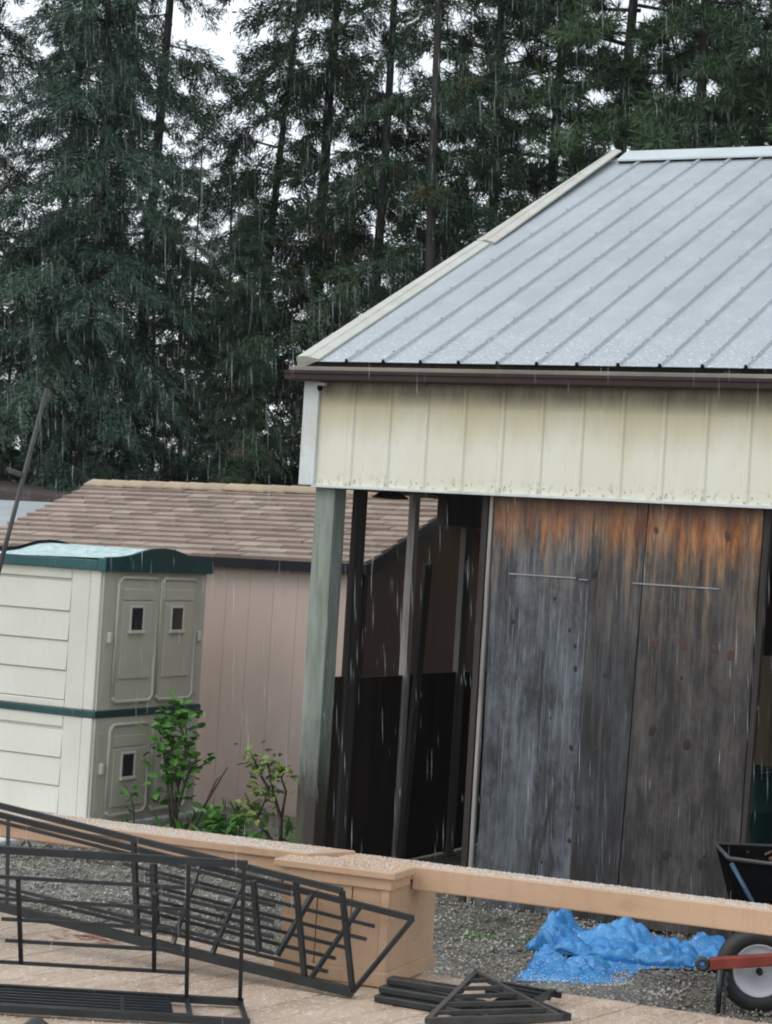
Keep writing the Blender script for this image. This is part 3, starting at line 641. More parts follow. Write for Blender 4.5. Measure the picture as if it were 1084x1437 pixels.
P, S = scat(7000, on(lambda: (U(-2.2, 1.6), U(-1.9, .34), .002)), (.0016, .0040)); rocks('hail_on_deck', P, S, HAIL, 'white hailstones scattered over the deck boards')

# ------------------------------------------------------------------ black trellis frames (dismantled gazebo)
def bar(parent, name, a, b, r, mat=BLK):
    return MB().tube([D(*a), D(*b)], r, square=True).build(name, mat, parent)
def lerp(a, b, t): return tuple(x+(y-x)*t for x, y in zip(a, b))
fa = thing('trellis_post', 'long black iron trellis leg lying against the bench pillar', 'trellis', tuple(D(-.6, 0, 0)))
def line(p, q):
    d = Vector(q)-Vector(p); return lambda L: tuple(Vector(p)+d*(L/1.45))
LEN = 2.1
Cx = line((-.023, -.224, .022), (-1.47, -.25, .148)); Ax = line((-.063, -.28, .378), (-1.475, -.28, .527)); Bx = line((.122, -.06, .275), (-1.60, -.085, .462))
ax = (-1, -.01, 0)
def al(p, L): return (p[0]+ax[0]*L, p[1]+ax[1]*L, p[2])
for f, r in ((Cx, .0165), (Ax, .0105), (Bx, .0105)): bar(fa, 'rail', f(0), f(LEN), r)
for L in (0, .185, .86, 1.60): bar(fa, 'rung', Cx(L), Ax(L), .0088)
for L in (0, .17, .56, .72, 1.42): bar(fa, 'rung', Cx(L), Bx(L), .0072)
bar(fa, 'rung', lerp(Cx(.33), Bx(.33), .2), lerp(Cx(.33), Bx(.33), 1), .0085); bar(fa, 'rung', lerp(Cx(.36), Ax(.36), .18), lerp(Cx(.36), Ax(.36), .88), .009); bar(fa, 'rung', lerp(Cx(.78), Ax(.78), .12), lerp(Cx(.78), Ax(.78), .8), .0105)
for t_, l0, l1 in ((.16, .13, 2.0), (.33, .135, 1.0), (.48, .11, .92), (.63, .085, .92), (.80, .09, .98)):
    bar(fa, 'picket', lerp(Cx(l0), Bx(l0), t_), lerp(Cx(l1), Bx(l1), t_), .006)
for t_, l0, l1 in ((.2, .30, 2.0), (.36, .30, .78), (.52, .29, .80), (.68, .28, .82), (.84, .20, 2.0)):
    bar(fa, 'picket', lerp(Cx(l0), Ax(l0), t_), lerp(Cx(l1), Ax(l1), t_), .0062)
def curl(parent, c, r0, turns, e1, e2, r=.005):
    pts = []
    for i in range(22):
        an = turns*2*PI*i/21; q = r0*(1-.75*i/21); p = D(*c)+Vector(e1)*q*math.cos(an)+Vector(e2)*q*math.sin(an); pts.append(p)
    return MB().tube(pts, r, 5).build('scroll', BLK, parent, True)
e1 = (DU*ax[0]+DV*ax[1]); e2 = Vector((0, 0, 1))
for L, t_, r0, tn in ((1.33, .66, .024, .8), (1.24, .70, .022, -.9), (1.13, .66, .024, .8)):
    curl(fa, lerp(Cx(L), Ax(L), t_), r0, tn, e1, e2)
fb = thing('garden_trellis', 'black iron trellis leg with open side panel standing upright on the deck', 'trellis', tuple(D(-.7, -.8, 0)))
ax = (-.917, -.399, 0)
C1, A1, B1 = (-.264, -.62, .022), (-.146, -.892, .531), (-.109, -.879, .022)
Cx = lambda L: al(C1, L); Ax = lambda L: al(A1, L); Bx = lambda L: al(B1, L)
for f, r in ((Cx, .012), (Ax, .012), (Bx, .012)): bar(fb, 'rail', f(-.012), f(1.35), r)
for L in (0, .18): bar(fb, 'upright', Cx(L), Ax(L), .0068)
bar(fb, 'upright', lerp(Cx(.29), Ax(.29), .19), lerp(Cx(.29), Ax(.29), .76), .007); bar(fb, 'upright', lerp(Cx(.735), Ax(.735), .19), lerp(Cx(.735), Ax(.735), .80), .007)
for t_, l0, l1 in ((.81, .18, 1.3), (.655, .18, 1.3), (.51, .235, .795), (.355, .225, .785), (.195, .18, 1.3)): bar(fb, 'picket', lerp(Cx(l0), Ax(l0), t_), lerp(Cx(l1), Ax(l1), t_), .0058)
for L in (0, .18): bar(fb, 'rung', Cx(L), Bx(L), .008)
bar(fb, 'rung', lerp(Cx(.40), Bx(.40), .1), lerp(Cx(.40), Bx(.40), .95), .006)
for k in range(6): bar(fb, 'picket', lerp(Cx(.18 if k == 5 else .235), Bx(.18 if k == 5 else .235), (k+1)/7), lerp(Cx(1.3), Bx(1.3), (k+1)/7), .0075)
# pile of frame pieces at the foot of the pillar
def pile(name, label, u0, v0, u1, v1, z0, h, w, group):
    m = MB(); d = Vector((u1-u0, v1-v0)).normalized(); p = Vector((-d.y, d.x))*w
    m.hexa([D(u0, v0, z0), D(u1, v1, z0), D(u1+p.x, v1+p.y, z0), D(u0+p.x, v0+p.y, z0)], [D(u0, v0, z0+h), D(u1, v1, z0+h), D(u1+p.x, v1+p.y, z0+h), D(u0+p.x, v0+p.y, z0+h)])
    o = m.build(name, BLK, None, bevel=.004, loc=tuple(D(u0, v0, z0))); return tag(o, label, 'iron bar', group)
gp = 'flat black bars stacked by the bench pillar'
pile('flat_bar', 'bottom bar of the stacked black bars beside the pillar foot', .065, -.24, .50, -.27, .003, .024, .055, gp)
pile('flat_bar', 'middle bar of the stacked black bars beside the pillar foot', .07, -.215, .46, -.235, .030, .024, .055, gp)
pile('flat_bar', 'top bar of the stacked black bars, nearest the pillar face', .085, -.185, .36, -.19, .057, .024, .055, gp)
def gable(name, label, bl, br, ap, nb, mat, r=.009):
    t = thing(name, label, 'trellis', tuple(D(*bl)), 'triangular gazebo panels')
    bar(t, 'rail', bl, ap, r, mat); bar(t, 'rail', br, ap, r, mat); bar(t, 'base_rail', bl, br, r*1.3, mat)
    for k in range(1, nb+1):
        f = k/(nb+1); bar(t, 'picket', lerp(bl, ap, f), lerp(br, ap, f), r*.75, mat)
    MB().tube([D(*ap)+Vector((0, 0, -.02)), D(*ap)+Vector((0, 0, .016))], [.02, .006], 8).build('finial', mat, t)
    return t
gable('triangle_panel', 'weathered black triangular trellis panel leaning with its point up', (.40, -.58, .045), (.745, -.235, .045), (.372, -.065, .115), 5, BLK2)
gable('triangle_panel', 'black triangular panel lying underneath the weathered leaning one', (.46, -.42, .014), (.72, -.06, .014), (.44, .12, .020), 5, BLK)
t = thing('flat_grille', 'flat black slatted grille lying behind the triangular panels', 'trellis', tuple(D(.45, .0, .02)))
for k in range(4): bar(t, 'slat', (.40, .12-.05*k, .050), (.62-.02*k, .155-.06*k, .035), .010)
for k in (0, 1): bar(t, 'rail', (.42+.17*k, .15, .044), (.42+.17*k, -.06, .044), .010)
# little cap at the bottom edge
m = MB(); m.lathe([(0, .05), (.02, .048), (.042, .03), (.05, .006), (.056, .0), (.0, .0)], D(-.60, -1.36, .002), (0, 0, 1), 24)
o = m.build('post_cap', BLK, None, True, loc=tuple(D(-.60, -1.36, 0))); tag(o, 'small black domed cap lying on the deck in front of frames', 'cap')
# leaning rod
rod = thing('steel_rod', 'thin dark steel rod leaning up at left in front of plastic shed', 'rod', (.776, -4.48, .30))
MB().tube([(.776, -4.48, .30), (1.039, -4.366, 1.732), (1.155, -4.315, 2.364)], [.0085, .0085, .0075], 8).build('shaft', BLK2, rod, True)
MB().hexa([(1.055, -4.375, 2.062), (1.098, -4.352, 2.05), (1.098, -4.342, 2.05), (1.055, -4.365, 2.062)], [(1.045, -4.375, 2.082), (1.098, -4.352, 2.066), (1.098, -4.342, 2.066), (1.045, -4.365, 2.082)]).build('clamp', BLK2, rod)

# ------------------------------------------------------------------ blue tarp
def resample(cs, n):
    cs = np.array(cs, float); t = np.linspace(0, len(cs)-1, n); out_ = np.zeros((n, 3))
    for i, q in enumerate(t):
        k = min(int(q), len(cs)-2); f = q-k
        p0, p1, p2, p3 = cs[max(k-1, 0)], cs[k], cs[k+1], cs[min(k+2, len(cs)-1)]
        out_[i] = .5*((2*p1)+(-p0+p2)*f+(2*p0-5*p1+4*p2-p3)*f*f+(-p0+3*p1-3*p2+p3)*f**3)
    return out_
rows = [[(1.60, -.66, .0), (1.70, -.56, .0), (1.84, -.52, .0), (2.0, -.50, 0), (2.2, -.40, .0), (2.40, -.28, 0), (2.50, -.26, .0)],
        [(1.62, -.76, .03), (1.715, -.70, .19), (1.83, -.66, .075), (2.0, -.66, .15), (2.2, -.56, .085), (2.40, -.42, .085), (2.53, -.40, .05)],
        [(1.63, -.84, .025), (1.745, -.86, .10), (1.86, -.84, .06), (2.03, -.80, .10), (2.22, -.72, .05), (2.40, -.60, .06), (2.54, -.55, .03)],
        [(1.64, -.95, .02), (1.76, -1.03, .085), (1.90, -1.02, .07), (2.06, -.98, .065), (2.24, -.89, .07), (2.42, -.79, .055), (2.55, -.71, .02)],
        [(1.68, -.98, .004), (1.79, -1.03, .006), (1.92, -1.02, .006), (2.08, -.985, .008), (2.25, -.90, .006), (2.42, -.80, .004), (2.54, -.73, .004)],
        [(1.78, -1.16, .03), (1.86, -1.17, .055), (1.97, -1.16, .04), (2.09, -1.08, .045), (2.18, -1.0, .02), (2.24, -.97, .008), (2.28, -.95, .004)],
        [(1.84, -1.36, .02), (1.93, -1.33, .035), (2.02, -1.31, .04), (2.13, -1.24, .035), (2.2, -1.18, .01), (2.24, -1.15, .006), (2.27, -1.12, .004)],
        [(1.90, -1.62, .012), (1.98, -1.56, .016), (2.08, -1.52, .02), (2.2, -1.47, .015), (2.26, -1.42, .01), (2.30, -1.38, .006), (2.33, -1.34, .003)],
        [(1.93, -1.67, .0), (2.0, -1.62, .0), (2.10, -1.58, .0), (2.22, -1.53, .0), (2.29, -1.47, .0), (2.33, -1.42, .0), (2.36, -1.38, .0)]]
nS, nT = 150, 110
R1 = np.stack([resample(r, nS) for r in rows]); G = np.stack([resample(R1[:, i], nT) for i in range(nS)], 1)
from mathutils import noise as mn
for i in range(nT):
    for j in range(nS):
        p = G[i, j]; q = Vector((p[0]*3.2+p[1]*3.0, p[1]*7.5-p[0]*3.4, 0))
        def crease(v): d_ = mn.voronoi(v)[0]; return min(.5, d_[1]-d_[0])*2
        ridg = crease(q*1.05)-.5; fine = crease(q*2.7+Vector((3, 1, 0)))-.5
        edge = min(1, i/5, (nT-1-i)/5, j/5, (nS-1-j)/5)
        hh = max(p[2], .006)
        G[i, j, 2] = max(.004, p[2]+edge*(min(.055, hh*.75)*ridg+min(.030, hh*.7)*fine))
        G[i, j, 0] += .02*mn.noise(q*1.3+Vector((9, 0, 0))); G[i, j, 1] += .03*mn.noise(q*1.1+Vector((0, 9, 0)))
V = G.reshape(-1, 3); I = np.arange(nS*nT).reshape(nT, nS)
F = np.stack([I[:-1, :-1], I[1:, :-1], I[1:, 1:], I[:-1, 1:]], -1).reshape(-1, 4)
tt = (F[:, 0]//nS)/(nT-1); ss_ = (F[:, 0] % nS)/(nS-1)
F = F[~((tt > .46) & (tt < .60-.10*ss_) & (ss_ < .45))]
o = np_mesh('tarp', V-np.array((2.0, -.9, 0)), F, TARP, smooth=True); o.location = (2.0, -.9, 0); tag(o, 'crumpled bright blue tarp on the gravel', 'tarp')
P = []
while len(P) < 420:
    i = int(U(nT*.72, nT-2)) if random.random() < .75 else int(U(3, nT-2)); j = int(U(3, nS-3)); p = G[i, j]; P.append((p[0]+U(-.01, .01), p[1]+U(-.01, .01), p[2]+.004))
rocks('hail_on_tarp', np.array(P), RNG.uniform(.002, .005, len(P)), HAIL, 'white hailstones caught on the blue tarp')

# ------------------------------------------------------------------ garden cart at the right edge
cart = thing('garden_cart', 'black tub garden cart with white rimmed wheel and red bar', 'cart', (2.94, -1.5, 0))
wc = Vector((2.955, -1.475, .178)); wax = Vector((.40, -.917, .0))
wh = MB().lathe([(.112, -.045), (.125, -.056), (.150, -.058), (.168, -.050), (.178, -.025), (.1785, .0), (.178, .025), (.168, .050), (.150, .058), (.125, .056), (.112, .045)], wc, wax, 40).build('wheel', RUB, cart, True)
MB().lathe([(.113, .046), (.110, .050), (.104, .040), (.085, .030), (.045, .034), (.030, .045), (.0, .046)], wc, wax, 40).build('rim', RIM, wh, True)
MB().lathe([(.0, .085), (.013, .083), (.015, .04)], wc, wax, 16).build('hub', RUB, wh, True)
bc = wc+wax*.075
b0 = Vector((2.80, -1.66, .205)); b1_ = Vector((3.35, -1.38, .285))
o = MB().tube([b0, b1_], .024, square=True); o.build('drawbar', RED, cart, bevel=.004)
bx = (b1_-b0).normalized()
MB().lathe([(.012, -.014), (.030, -.014), (.032, 0), (.030, .014), (.012, .014), (.010, 0), (.012, -.014)], b0-bx*.03, wax, 24).build('tow_ring', BLK2, cart, True)
MB().tube([b0+Vector((.045, .01, -.02)), b0+Vector((.050, .0, -.206))], [.018, .010], 8).build('leg', BLK, cart, True)
m = MB()
for k in range(9): m.tube([b0+Vector((.075+.004*math.sin(k*2), .0, -.025-.02*k)), b0+Vector((.077+.004*math.cos(k*3), 0, -.042-.02*k))], .0085, 6)
m.build('chain', BLK2, cart)
# tub: flared sheet-metal bin
q0, q1 = Vector((2.83, -1.575, 0)), Vector((3.58, -1.20, 0)); qn = Vector((-.47, .88, 0))*.62
rim_z = lambda s: .672-.03*s
rimpts = [Vector((q0.x, q0.y, .645)), Vector((q1.x, q1.y, .59)), Vector((q1.x, q1.y, .64))+qn, Vector((q0.x, q0.y, .655))+qn*.6]
cen = sum(rimpts, Vector())/4; botp = [cen+(p-cen)*.80+Vector((.03, 0, -.36)) for p in rimpts]
inn = [cen+(p-cen)*.96 for p in rimpts]; inb = [cen+(p-cen)*.62+Vector((.03, 0, -.33)) for p in rimpts]
m = MB(); m.add(rimpts+botp+inn+inb, [(0, 4, 5, 1), (1, 5, 6, 2), (2, 6, 7, 3), (3, 7, 4, 0), (4, 7, 6, 5), (8, 9, 13, 12), (9, 10, 14, 13), (10, 11, 15, 14), (11, 8, 12, 15), (12, 13, 14, 15), (0, 1, 9, 8), (1, 2, 10, 9), (2, 3, 11, 10), (3, 0, 8, 11)])
tub = m.build('tub', TUB, cart)
MB().tube(rimpts+[rimpts[0]], .009, 8).build('tub_rim', BLK2, tub, True)
MB().tube([Vector((2.85, -1.60, .63)), Vector((2.96, -1.62, .48)), Vector((3.02, -1.58, .38))], .010, 8).build('strut', BLUE, cart, True)
MB().tube([wc+wax*.03, wc+Vector((.2, .1, .22)), wc+Vector((.3, .15, .24))], .012, 8).build('axle_arm', BLK2, cart)
m = MB()
for k in range(60):
    p = cen+Vector((random.gauss(-.15, .15), random.gauss(0, .1), -.05+U(-.02, .06))); d = Vector((U(-1, 1), U(-1, 1), U(-.2, .6)))*.03; w = Vector((U(-1, 1), U(-1, 1), U(-1, 1)))*.012
    m.add([p, p+d, p+d+w, p+w], [(0, 1, 2, 3)])
m.lathe([(.0, .0), (.12, -.02), (.2, -.1), (.22, -.2)], cen+Vector((-.08, 0, -.03)), (0, 0, 1), 14)
o = m.build('litter', DEBR, cart); o['kind'] = 'stuff'

def diamonds(P, Dr, L, Wd, rng):
    n = len(P); rnd = rng.normal(size=(n, 3)); Dr = Dr/np.linalg.norm(Dr, axis=1, keepdims=True)
    S = np.cross(Dr, rnd); S /= np.linalg.norm(S, axis=1, keepdims=True)+1e-9
    a = P; b = P+Dr*(L*.45)[:, None]+S*Wd[:, None]; c = P+Dr*L[:, None]; d = P+Dr*(L*.45)[:, None]-S*Wd[:, None]
    return np.stack([a, b, c, d], 1).reshape(-1, 3)
# ------------------------------------------------------------------ shrubs at the pink wall
def leafmesh(mat, w=.5):
    m = MB(); m.add([(0, 0, 0), (.35, w*.45, .10), (.75, w*.38, .08), (1, 0, -.06), (.75, -w*.38, .08), (.35, -w*.45, .10), (.5, 0, -.02)],
                    [(0, 6, 1), (1, 6, 2), (2, 6, 3), (3, 6, 4), (4, 6, 5), (5, 6, 0)])
    me = m.mesh('leaf'); me.materials.append(mat); return me
LM1, LM2 = leafmesh(LEAF1, .75), leafmesh(LEAF2, .6)
def shrub(name, label, base, stems, lm, per, size, jit=.05):
    t = thing(name, label, 'shrub', base)
    m = MB(); b = Vector(base)
    for pts, r in stems: m.tube([b+Vector(p) for p in pts], [r*(1-.6*i/(len(pts)-1)) for i in range(len(pts))], 6)
    m.build('stems', STEM, t, True)
    for pts, r in stems:
        P_ = [Vector(p) for p in pts]
        cnt = per if isinstance(per, int) else random.randint(*per)
        for k in range(cnt):
            s = len(P_)-1-abs(random.gauss(0, .75)); s = max(.3, min(len(P_)-1, s)); i = min(int(s), len(P_)-2); p = P_[i].lerp(P_[i+1], s-i)
            p = p+Vector((random.gauss(0, jit), random.gauss(0, jit), random.gauss(0, jit*.9)))
            share(lm, 'leaf', t, b+p, (U(-.7, .7), U(-.7, .5), U(0, 6.28)), size*U(.65, 1.3))
    return t
shrub('rose_shrub', 'broad leaved green shrub growing before the plastic shed doors', (-1.58, .86, .0), [
    ([(0, 0, 0), (.02, 0, .3), (.08, .0, .55), (.0, 0, .70), (-.03, 0, .76)], .014), ([(0, 0, 0), (-.05, 0, .3), (-.10, 0, .5), (-.13, 0, .6)], .012),
    ([(0, 0, 0), (.05, 0, .25), (.10, 0, .42), (.15, 0, .50)], .012), ([(.02, 0, 0), (-.02, .02, .2), (-.04, 0, .42)], .011), ([(0, 0, 0), (.03, -.03, .3), (.02, -.04, .45)], .010),
    ([(0, 0, .45), (-.08, 0, .62), (-.11, 0, .68)], .007), ([(.06, 0, .5), (.06, 0, .66), (.04, 0, .72)], .007)], LM1, 30, .078, .058)
shrub('thorn_shrub', 'gnarled yellow green shrub between the pink wall and green post', (-.80, .86, .0), [
    ([(0, 0, 0), (.0, 0, .18), (-.05, 0, .30), (-.15, 0, .42), (-.20, 0, .50), (-.24, 0, .56)], .016), ([(-.02, 0, 0), (-.10, 0, .10), (-.20, 0, .22), (-.27, 0, .32)], .014),
    ([(0, 0, .2), (.02, 0, .36), (-.02, 0, .44), (.0, 0, .47)], .010), ([(-.06, 0, .3), (-.10, 0, .45), (-.12, 0, .52)], .009), ([(-.16, 0, .2), (-.12, 0, .30), (-.14, 0, .36)], .008)], LM2, 34, .060, .045)
shrub('low_shrub', 'low bright green bush at the foot of the pink wall', (-1.20, .84, .0), [([(0, 0, 0), (-.05, 0, .08), (-.10, 0, .14)], .008), ([(0, 0, 0), (.04, 0, .08), (.08, 0, .13)], .008), ([(0, 0, 0), (0, -.02, .09), (.0, -.02, .17)], .008), ([(0, 0, 0), (.12, 0, .06), (.25, 0, .08)], .007)], LM1, 34, .065, .045)
shrub('seedling', 'single thin seedling with one leaf tuft before plastic doors', (-1.86, .80, .0), [([(.03, 0, 0), (.03, 0, .12), (.0, 0, .2), (-.01, 0, .24)], .006)], LM1, 14, .055, .022)
n = 520; x = RNG.uniform(-2.0, -.35, n); y_ = RNG.uniform(.75, 2.25, n); ok = (np.abs(np.sin(x*4.1+y_*1.3))*RNG.uniform(.4, 1, n)) > .33; x, y_ = x[ok], y_[ok]; n = len(x)
Pw = np.stack([x, y_, RNG.uniform(0, .02, n)], 1); Dw = np.stack([RNG.normal(0, .5, n), RNG.normal(0, .5, n), RNG.uniform(.5, 1, n)], 1)
o = np_mesh('weeds', diamonds(Pw, Dw, RNG.uniform(.04, .14, n), RNG.uniform(.006, .016, n), RNG), np.arange(n*4).reshape(-1, 4), LEAF1); tag(o, 'low green weeds along the foot of the pink wall', kind='stuff')
n = 110; cx = RNG.choice([1.35, 1.05, .8, 1.6], n); x = cx+RNG.normal(0, .05, n); y_ = np.where(cx > 1.2, -1.1, -1.9)+RNG.normal(0, .05, n)+cx*.2
Pw = np.stack([x, y_, RNG.uniform(0, .01, n)], 1); Dw = np.stack([RNG.normal(0, .6, n), RNG.normal(0, .6, n), RNG.uniform(.3, 1, n)], 1)
o = np_mesh('weeds', diamonds(Pw, Dw, RNG.uniform(.012, .04, n), RNG.uniform(.003, .008, n), RNG), np.arange(n*4).reshape(-1, 4), LEAF1); tag(o, 'tiny green weed tufts growing through the gravel', kind='stuff')
t = thing('bare_stick', 'bare dead stick slanting up before the pink wall', 'stick', (-1.40, .88, 0))
MB().tube([(-1.46, .88, 0), (-1.36, .88, .22), (-1.22, .88, .46)], [.012, .009, .004], 6).build('stem', STEM, t); MB().tube([(-1.40, .88, .13), (-1.30, .88, .36), (-1.27, .88, .40)], [.007, .005, .002], 6).build('twig', STEM, t)

# ------------------------------------------------------------------ far left: low outbuilding and lean-to
ob = thing('outbuilding', 'low outbuilding with pale grey roof beyond the pink shed', 'outbuilding', (-7.4, 6.2, 0))
m = MB(); m.hexa([(-9.0, 5.0, 1.68), (-5.6, 5.0, 1.70), (-5.6, 7.3, 2.05), (-9.0, 7.3, 2.03)], [(-9.0, 5.0, 1.75), (-5.6, 5.0, 1.77), (-5.6, 7.3, 2.12), (-9.0, 7.3, 2.10)]); m.build('roof', LTROOF, ob)
MB().box((-8.8, 5.2, 0), (-5.8, 7.1, 1.69)).build('walls', LTWOOD, ob)
lt = thing('lean_to', 'dark brown open lean-to under the conifers at far left', 'lean-to', (-10.5, 9.6, 0))
m = MB(); m.hexa([(-13.5, 8.6, 2.26), (-8.6, 9.9, 2.02), (-9.4, 11.6, 2.10), (-14.0, 10.6, 2.34)], [(-13.5, 8.6, 2.42), (-8.6, 9.9, 2.18), (-9.4, 11.6, 2.30), (-14.0, 10.6, 2.54)]); m.build('roof', LTWOOD, lt)
for x, y_ in ((-13.0, 8.85), (-11.5, 9.25), (-9.0, 9.95)): MB().box((x, y_, -.05), (x+.1, y_+.1, 2.15)).build('post', LTWOOD, lt)
MB().hexa([(-13.9, 10.4, 0), (-9.5, 11.4, 0), (-9.5, 11.45, 0), (-13.9, 10.45, 0)], [(-13.9, 10.4, 2.3), (-9.5, 11.4, 2.1), (-9.5, 11.45, 2.1), (-13.9, 10.45, 2.3)]).build('back_wall', DARKW, lt)
n = 5000; x = RNG.uniform(-13.5, -7.8, n); y_ = RNG.uniform(7.6, 9.0, n); h = RNG.uniform(.15, .45, n); a = RNG.uniform(0, 6.28, n)
bank = 1.5
V = np.stack([np.stack([x-.02*np.cos(a), y_-.02*np.sin(a), h*0+bank], 1), np.stack([x+.02*np.cos(a), y_+.02*np.sin(a), h*0+bank], 1), np.stack([x+RNG.normal(0, .06, n), y_+RNG.normal(0, .06, n), h+bank], 1)], 1)
o = np_mesh('grass', V.reshape(-1, 3), np.arange(n*3).reshape(-1, 3), GRASS); tag(o, 'rough green grass on the bank below the lean-to', kind='stuff')
o = MB().hexa([(-14, 7.5, -.05), (-7.6, 7.5, -.05), (-7.6, 9.1, -.05), (-14, 9.1, -.05)], [(-14, 7.7, bank), (-7.8, 7.7, bank), (-7.8, 9.0, bank), (-14, 9.0, bank)]).build('earth_bank', GRASS); tag(o, 'grassy earth bank behind the outbuilding', kind='structure')

# ------------------------------------------------------------------ conifers
def trunk_mb(H, r, rng, bend=.15):
    m = MB(); pts = []; n = 9
    for i in range(n):
        f = i/(n-1); pts.append((bend*math.sin(f*4+rng.uniform(0, .3)), bend*math.cos(f*3), H*f-.1))
    m.tube(pts, [max(.012, .72*r*(1-.93*i/(n-1))) for i in range(n)], 9); return m
def fir(seed, H, R, nb, base=.5, dens=1.0, droop=.32, trunk_r=.17, fd=120, hole=.12):
    rng = np.random.default_rng(seed); tm = trunk_mb(H, trunk_r, rng); lim = MB(); PP, DD, LL, WW = [], [], [], []
    for i in range(nb):
        f = (i+rng.uniform(0, 1))/nb; z = base+(H-base-.2)*f**.95
        if rng.uniform() < hole: continue
        L = (R*(1-f)**.72+.12)*rng.uniform(.5, 1.15)
        if i % 3 == 2: L = min(L, rng.uniform(.35, .7))            # short inner boughs clothe the trunk
        az = i*2.399+rng.uniform(-.5, .5)
        h = np.array([math.cos(az), math.sin(az), 0]); sd = np.array([-h[1], h[0], 0]); el = .02+.5*f+rng.uniform(-.2, .2)
        dr = droop*rng.uniform(.7, 1.5)
        def pt(s): return np.array([0, 0, z])+h*L*s+np.array([0, 0, L*(el*s-(el+dr)*s*s*1.0+.10*s**4)])
        lim.tube([pt(s) for s in (0, .35, .7, .98)], [.006+.006*L, .005+.004*L, .004, .002], 4, cap=False)
        nt_ = int((L*12+4)*dens)
        for k in range(nt_):
            s = rng.uniform(.02, 1)**.85; p = pt(s); sg = 1 if k % 2 else -1
            al_ = rng.uniform(.7, 1.25); l = (.22+.5*(1-s)*min(1, L/1.6))*rng.uniform(.6, 1.25)
            d = h*math.cos(al_)+sd*sg*math.sin(al_)+np.array([0, 0, rng.uniform(-.95, .1)])
            q = max(14, int(l*fd)); ss = rng.uniform(.03, 1, q)
            pos = p+d[None]*(l*ss)[:, None]+np.array([0, 0, -.25*l])*(ss**2)[:, None]+rng.normal(0, 1, (q, 3))*np.array([.032, .032, .026])
            dd = d[None]*.9+rng.normal(0, .48, (q, 3)); dd[:, 2] -= .32
            PP.append(pos); DD.append(dd); LL.append(rng.uniform(.045, .12, q)); WW.append(rng.uniform(.0045, .0095, q))
    P = np.vstack(PP); V = diamonds(P, np.vstack(DD), np.concatenate(LL), np.concatenate(WW), rng)
    return tm, lim, V
def pine(seed, H, R, nb, base=2.2, trunk_r=.17):
    rng = np.random.default_rng(seed); tm = trunk_mb(H, trunk_r, rng, .1); lim = MB(); PP, DD, LL, WW = [], [], [], []
    for i in range(nb):
        f = (i+rng.uniform(0, 1))/nb; z = base+(H-base-.2)*f; L = (R*(1-f)**.55+.2)*rng.uniform(.55, 1.15); az = i*2.399+rng.uniform(-.6, .6)
        h = np.array([math.cos(az), math.sin(az), 0]); sd = np.array([-h[1], h[0], 0]); el = rng.uniform(-.1, .25)
        def pt(s): return np.array([0, 0, z])+h*L*s+sd*.14*L*math.sin(s*5+i)+np.array([0, 0, L*(el*s-.75*s*s+.40*s**3)])
        lim.tube([pt(s) for s in (0, .25, .5, .75, 1)], [.012+.009*L, .010+.006*L, .009, .006, .003], 5, cap=False)
        for k in range(int(L*10+5)):
            s = rng.uniform(.12, 1); p0 = pt(s); d = h*rng.uniform(.1, 1)+sd*rng.uniform(-1, 1)+np.array([0, 0, rng.uniform(-.2, .5)]); d /= np.linalg.norm(d); l = rng.uniform(.12, .5)
            tip = p0+d*l; lim.tube([p0, tip], [.006, .003], 3, cap=False)
            q = 60; ss = rng.uniform(.35, 1.05, q)
            dd = d[None]*.5+rng.normal(0, .62, (q, 3)); dd[:, 2] -= .18
            PP.append(p0+d[None]*(l*ss)[:, None]); DD.append(dd); LL.append(rng.uniform(.12, .23, q)); WW.append(rng.uniform(.005, .010, q))
    V = diamonds(np.vstack(PP), np.vstack(DD), np.concatenate(LL), np.concatenate(WW), rng); return tm, lim, V
protos = {}
def make_proto(key, res, mat):
    tm, lim, V = res
    t = bpy.data.objects.new('conifer', None)
    tr = tm.mesh('trunk'); tr.materials.append(BARK); tr.polygons.foreach_set('use_smooth', [True]*len(tr.polygons))
    li = lim.mesh('limbs'); li.materials.append(BARK)
    cr_ = np_mesh('crown', V, np.arange(len(V)).reshape(-1, 4), mat); me = cr_.data; bpy.data.objects.remove(cr_)
    protos[key] = (tr, li, me)
make_proto('blue', fir(1, 12.2, 2.0, 190, .4, 1.2, .40, .15, 230, .03), FIRB)
make_proto('firA', fir(2, 16, 2.5, 118, .4, 1.05, .38, .16, 260, .24), FIR)
make_proto('firB', fir(3, 15, 2.3, 112, .3, 1.05, .44, .15, 260, .24), FIR)
make_proto('firC', fir(4, 10.5, 2.2, 104, .3, 1.05, .40, .12, 250, .20), FIR)
make_proto('pineA', pine(5, 15, 2.6, 76), PINE)
make_proto('pineB', pine(6, 16, 2.9, 80, 2.0, .19), PINE)
def tree(key, x, y_, s, rz, label, name, group):
    t = thing(name, label, 'conifer', (x, y_, -.05), group); t.rotation_euler = (0, 0, rz); t.scale = (s, s, s)
    for nm, me in zip(('trunk', 'limbs', 'crown'), protos[key]):
        o = bpy.data.objects.new(nm, me); COL.objects.link(o); o.parent = t
        if nm == 'limbs': o['kind'] = 'stuff'
G1 = 'conifers in the row behind the buildings'
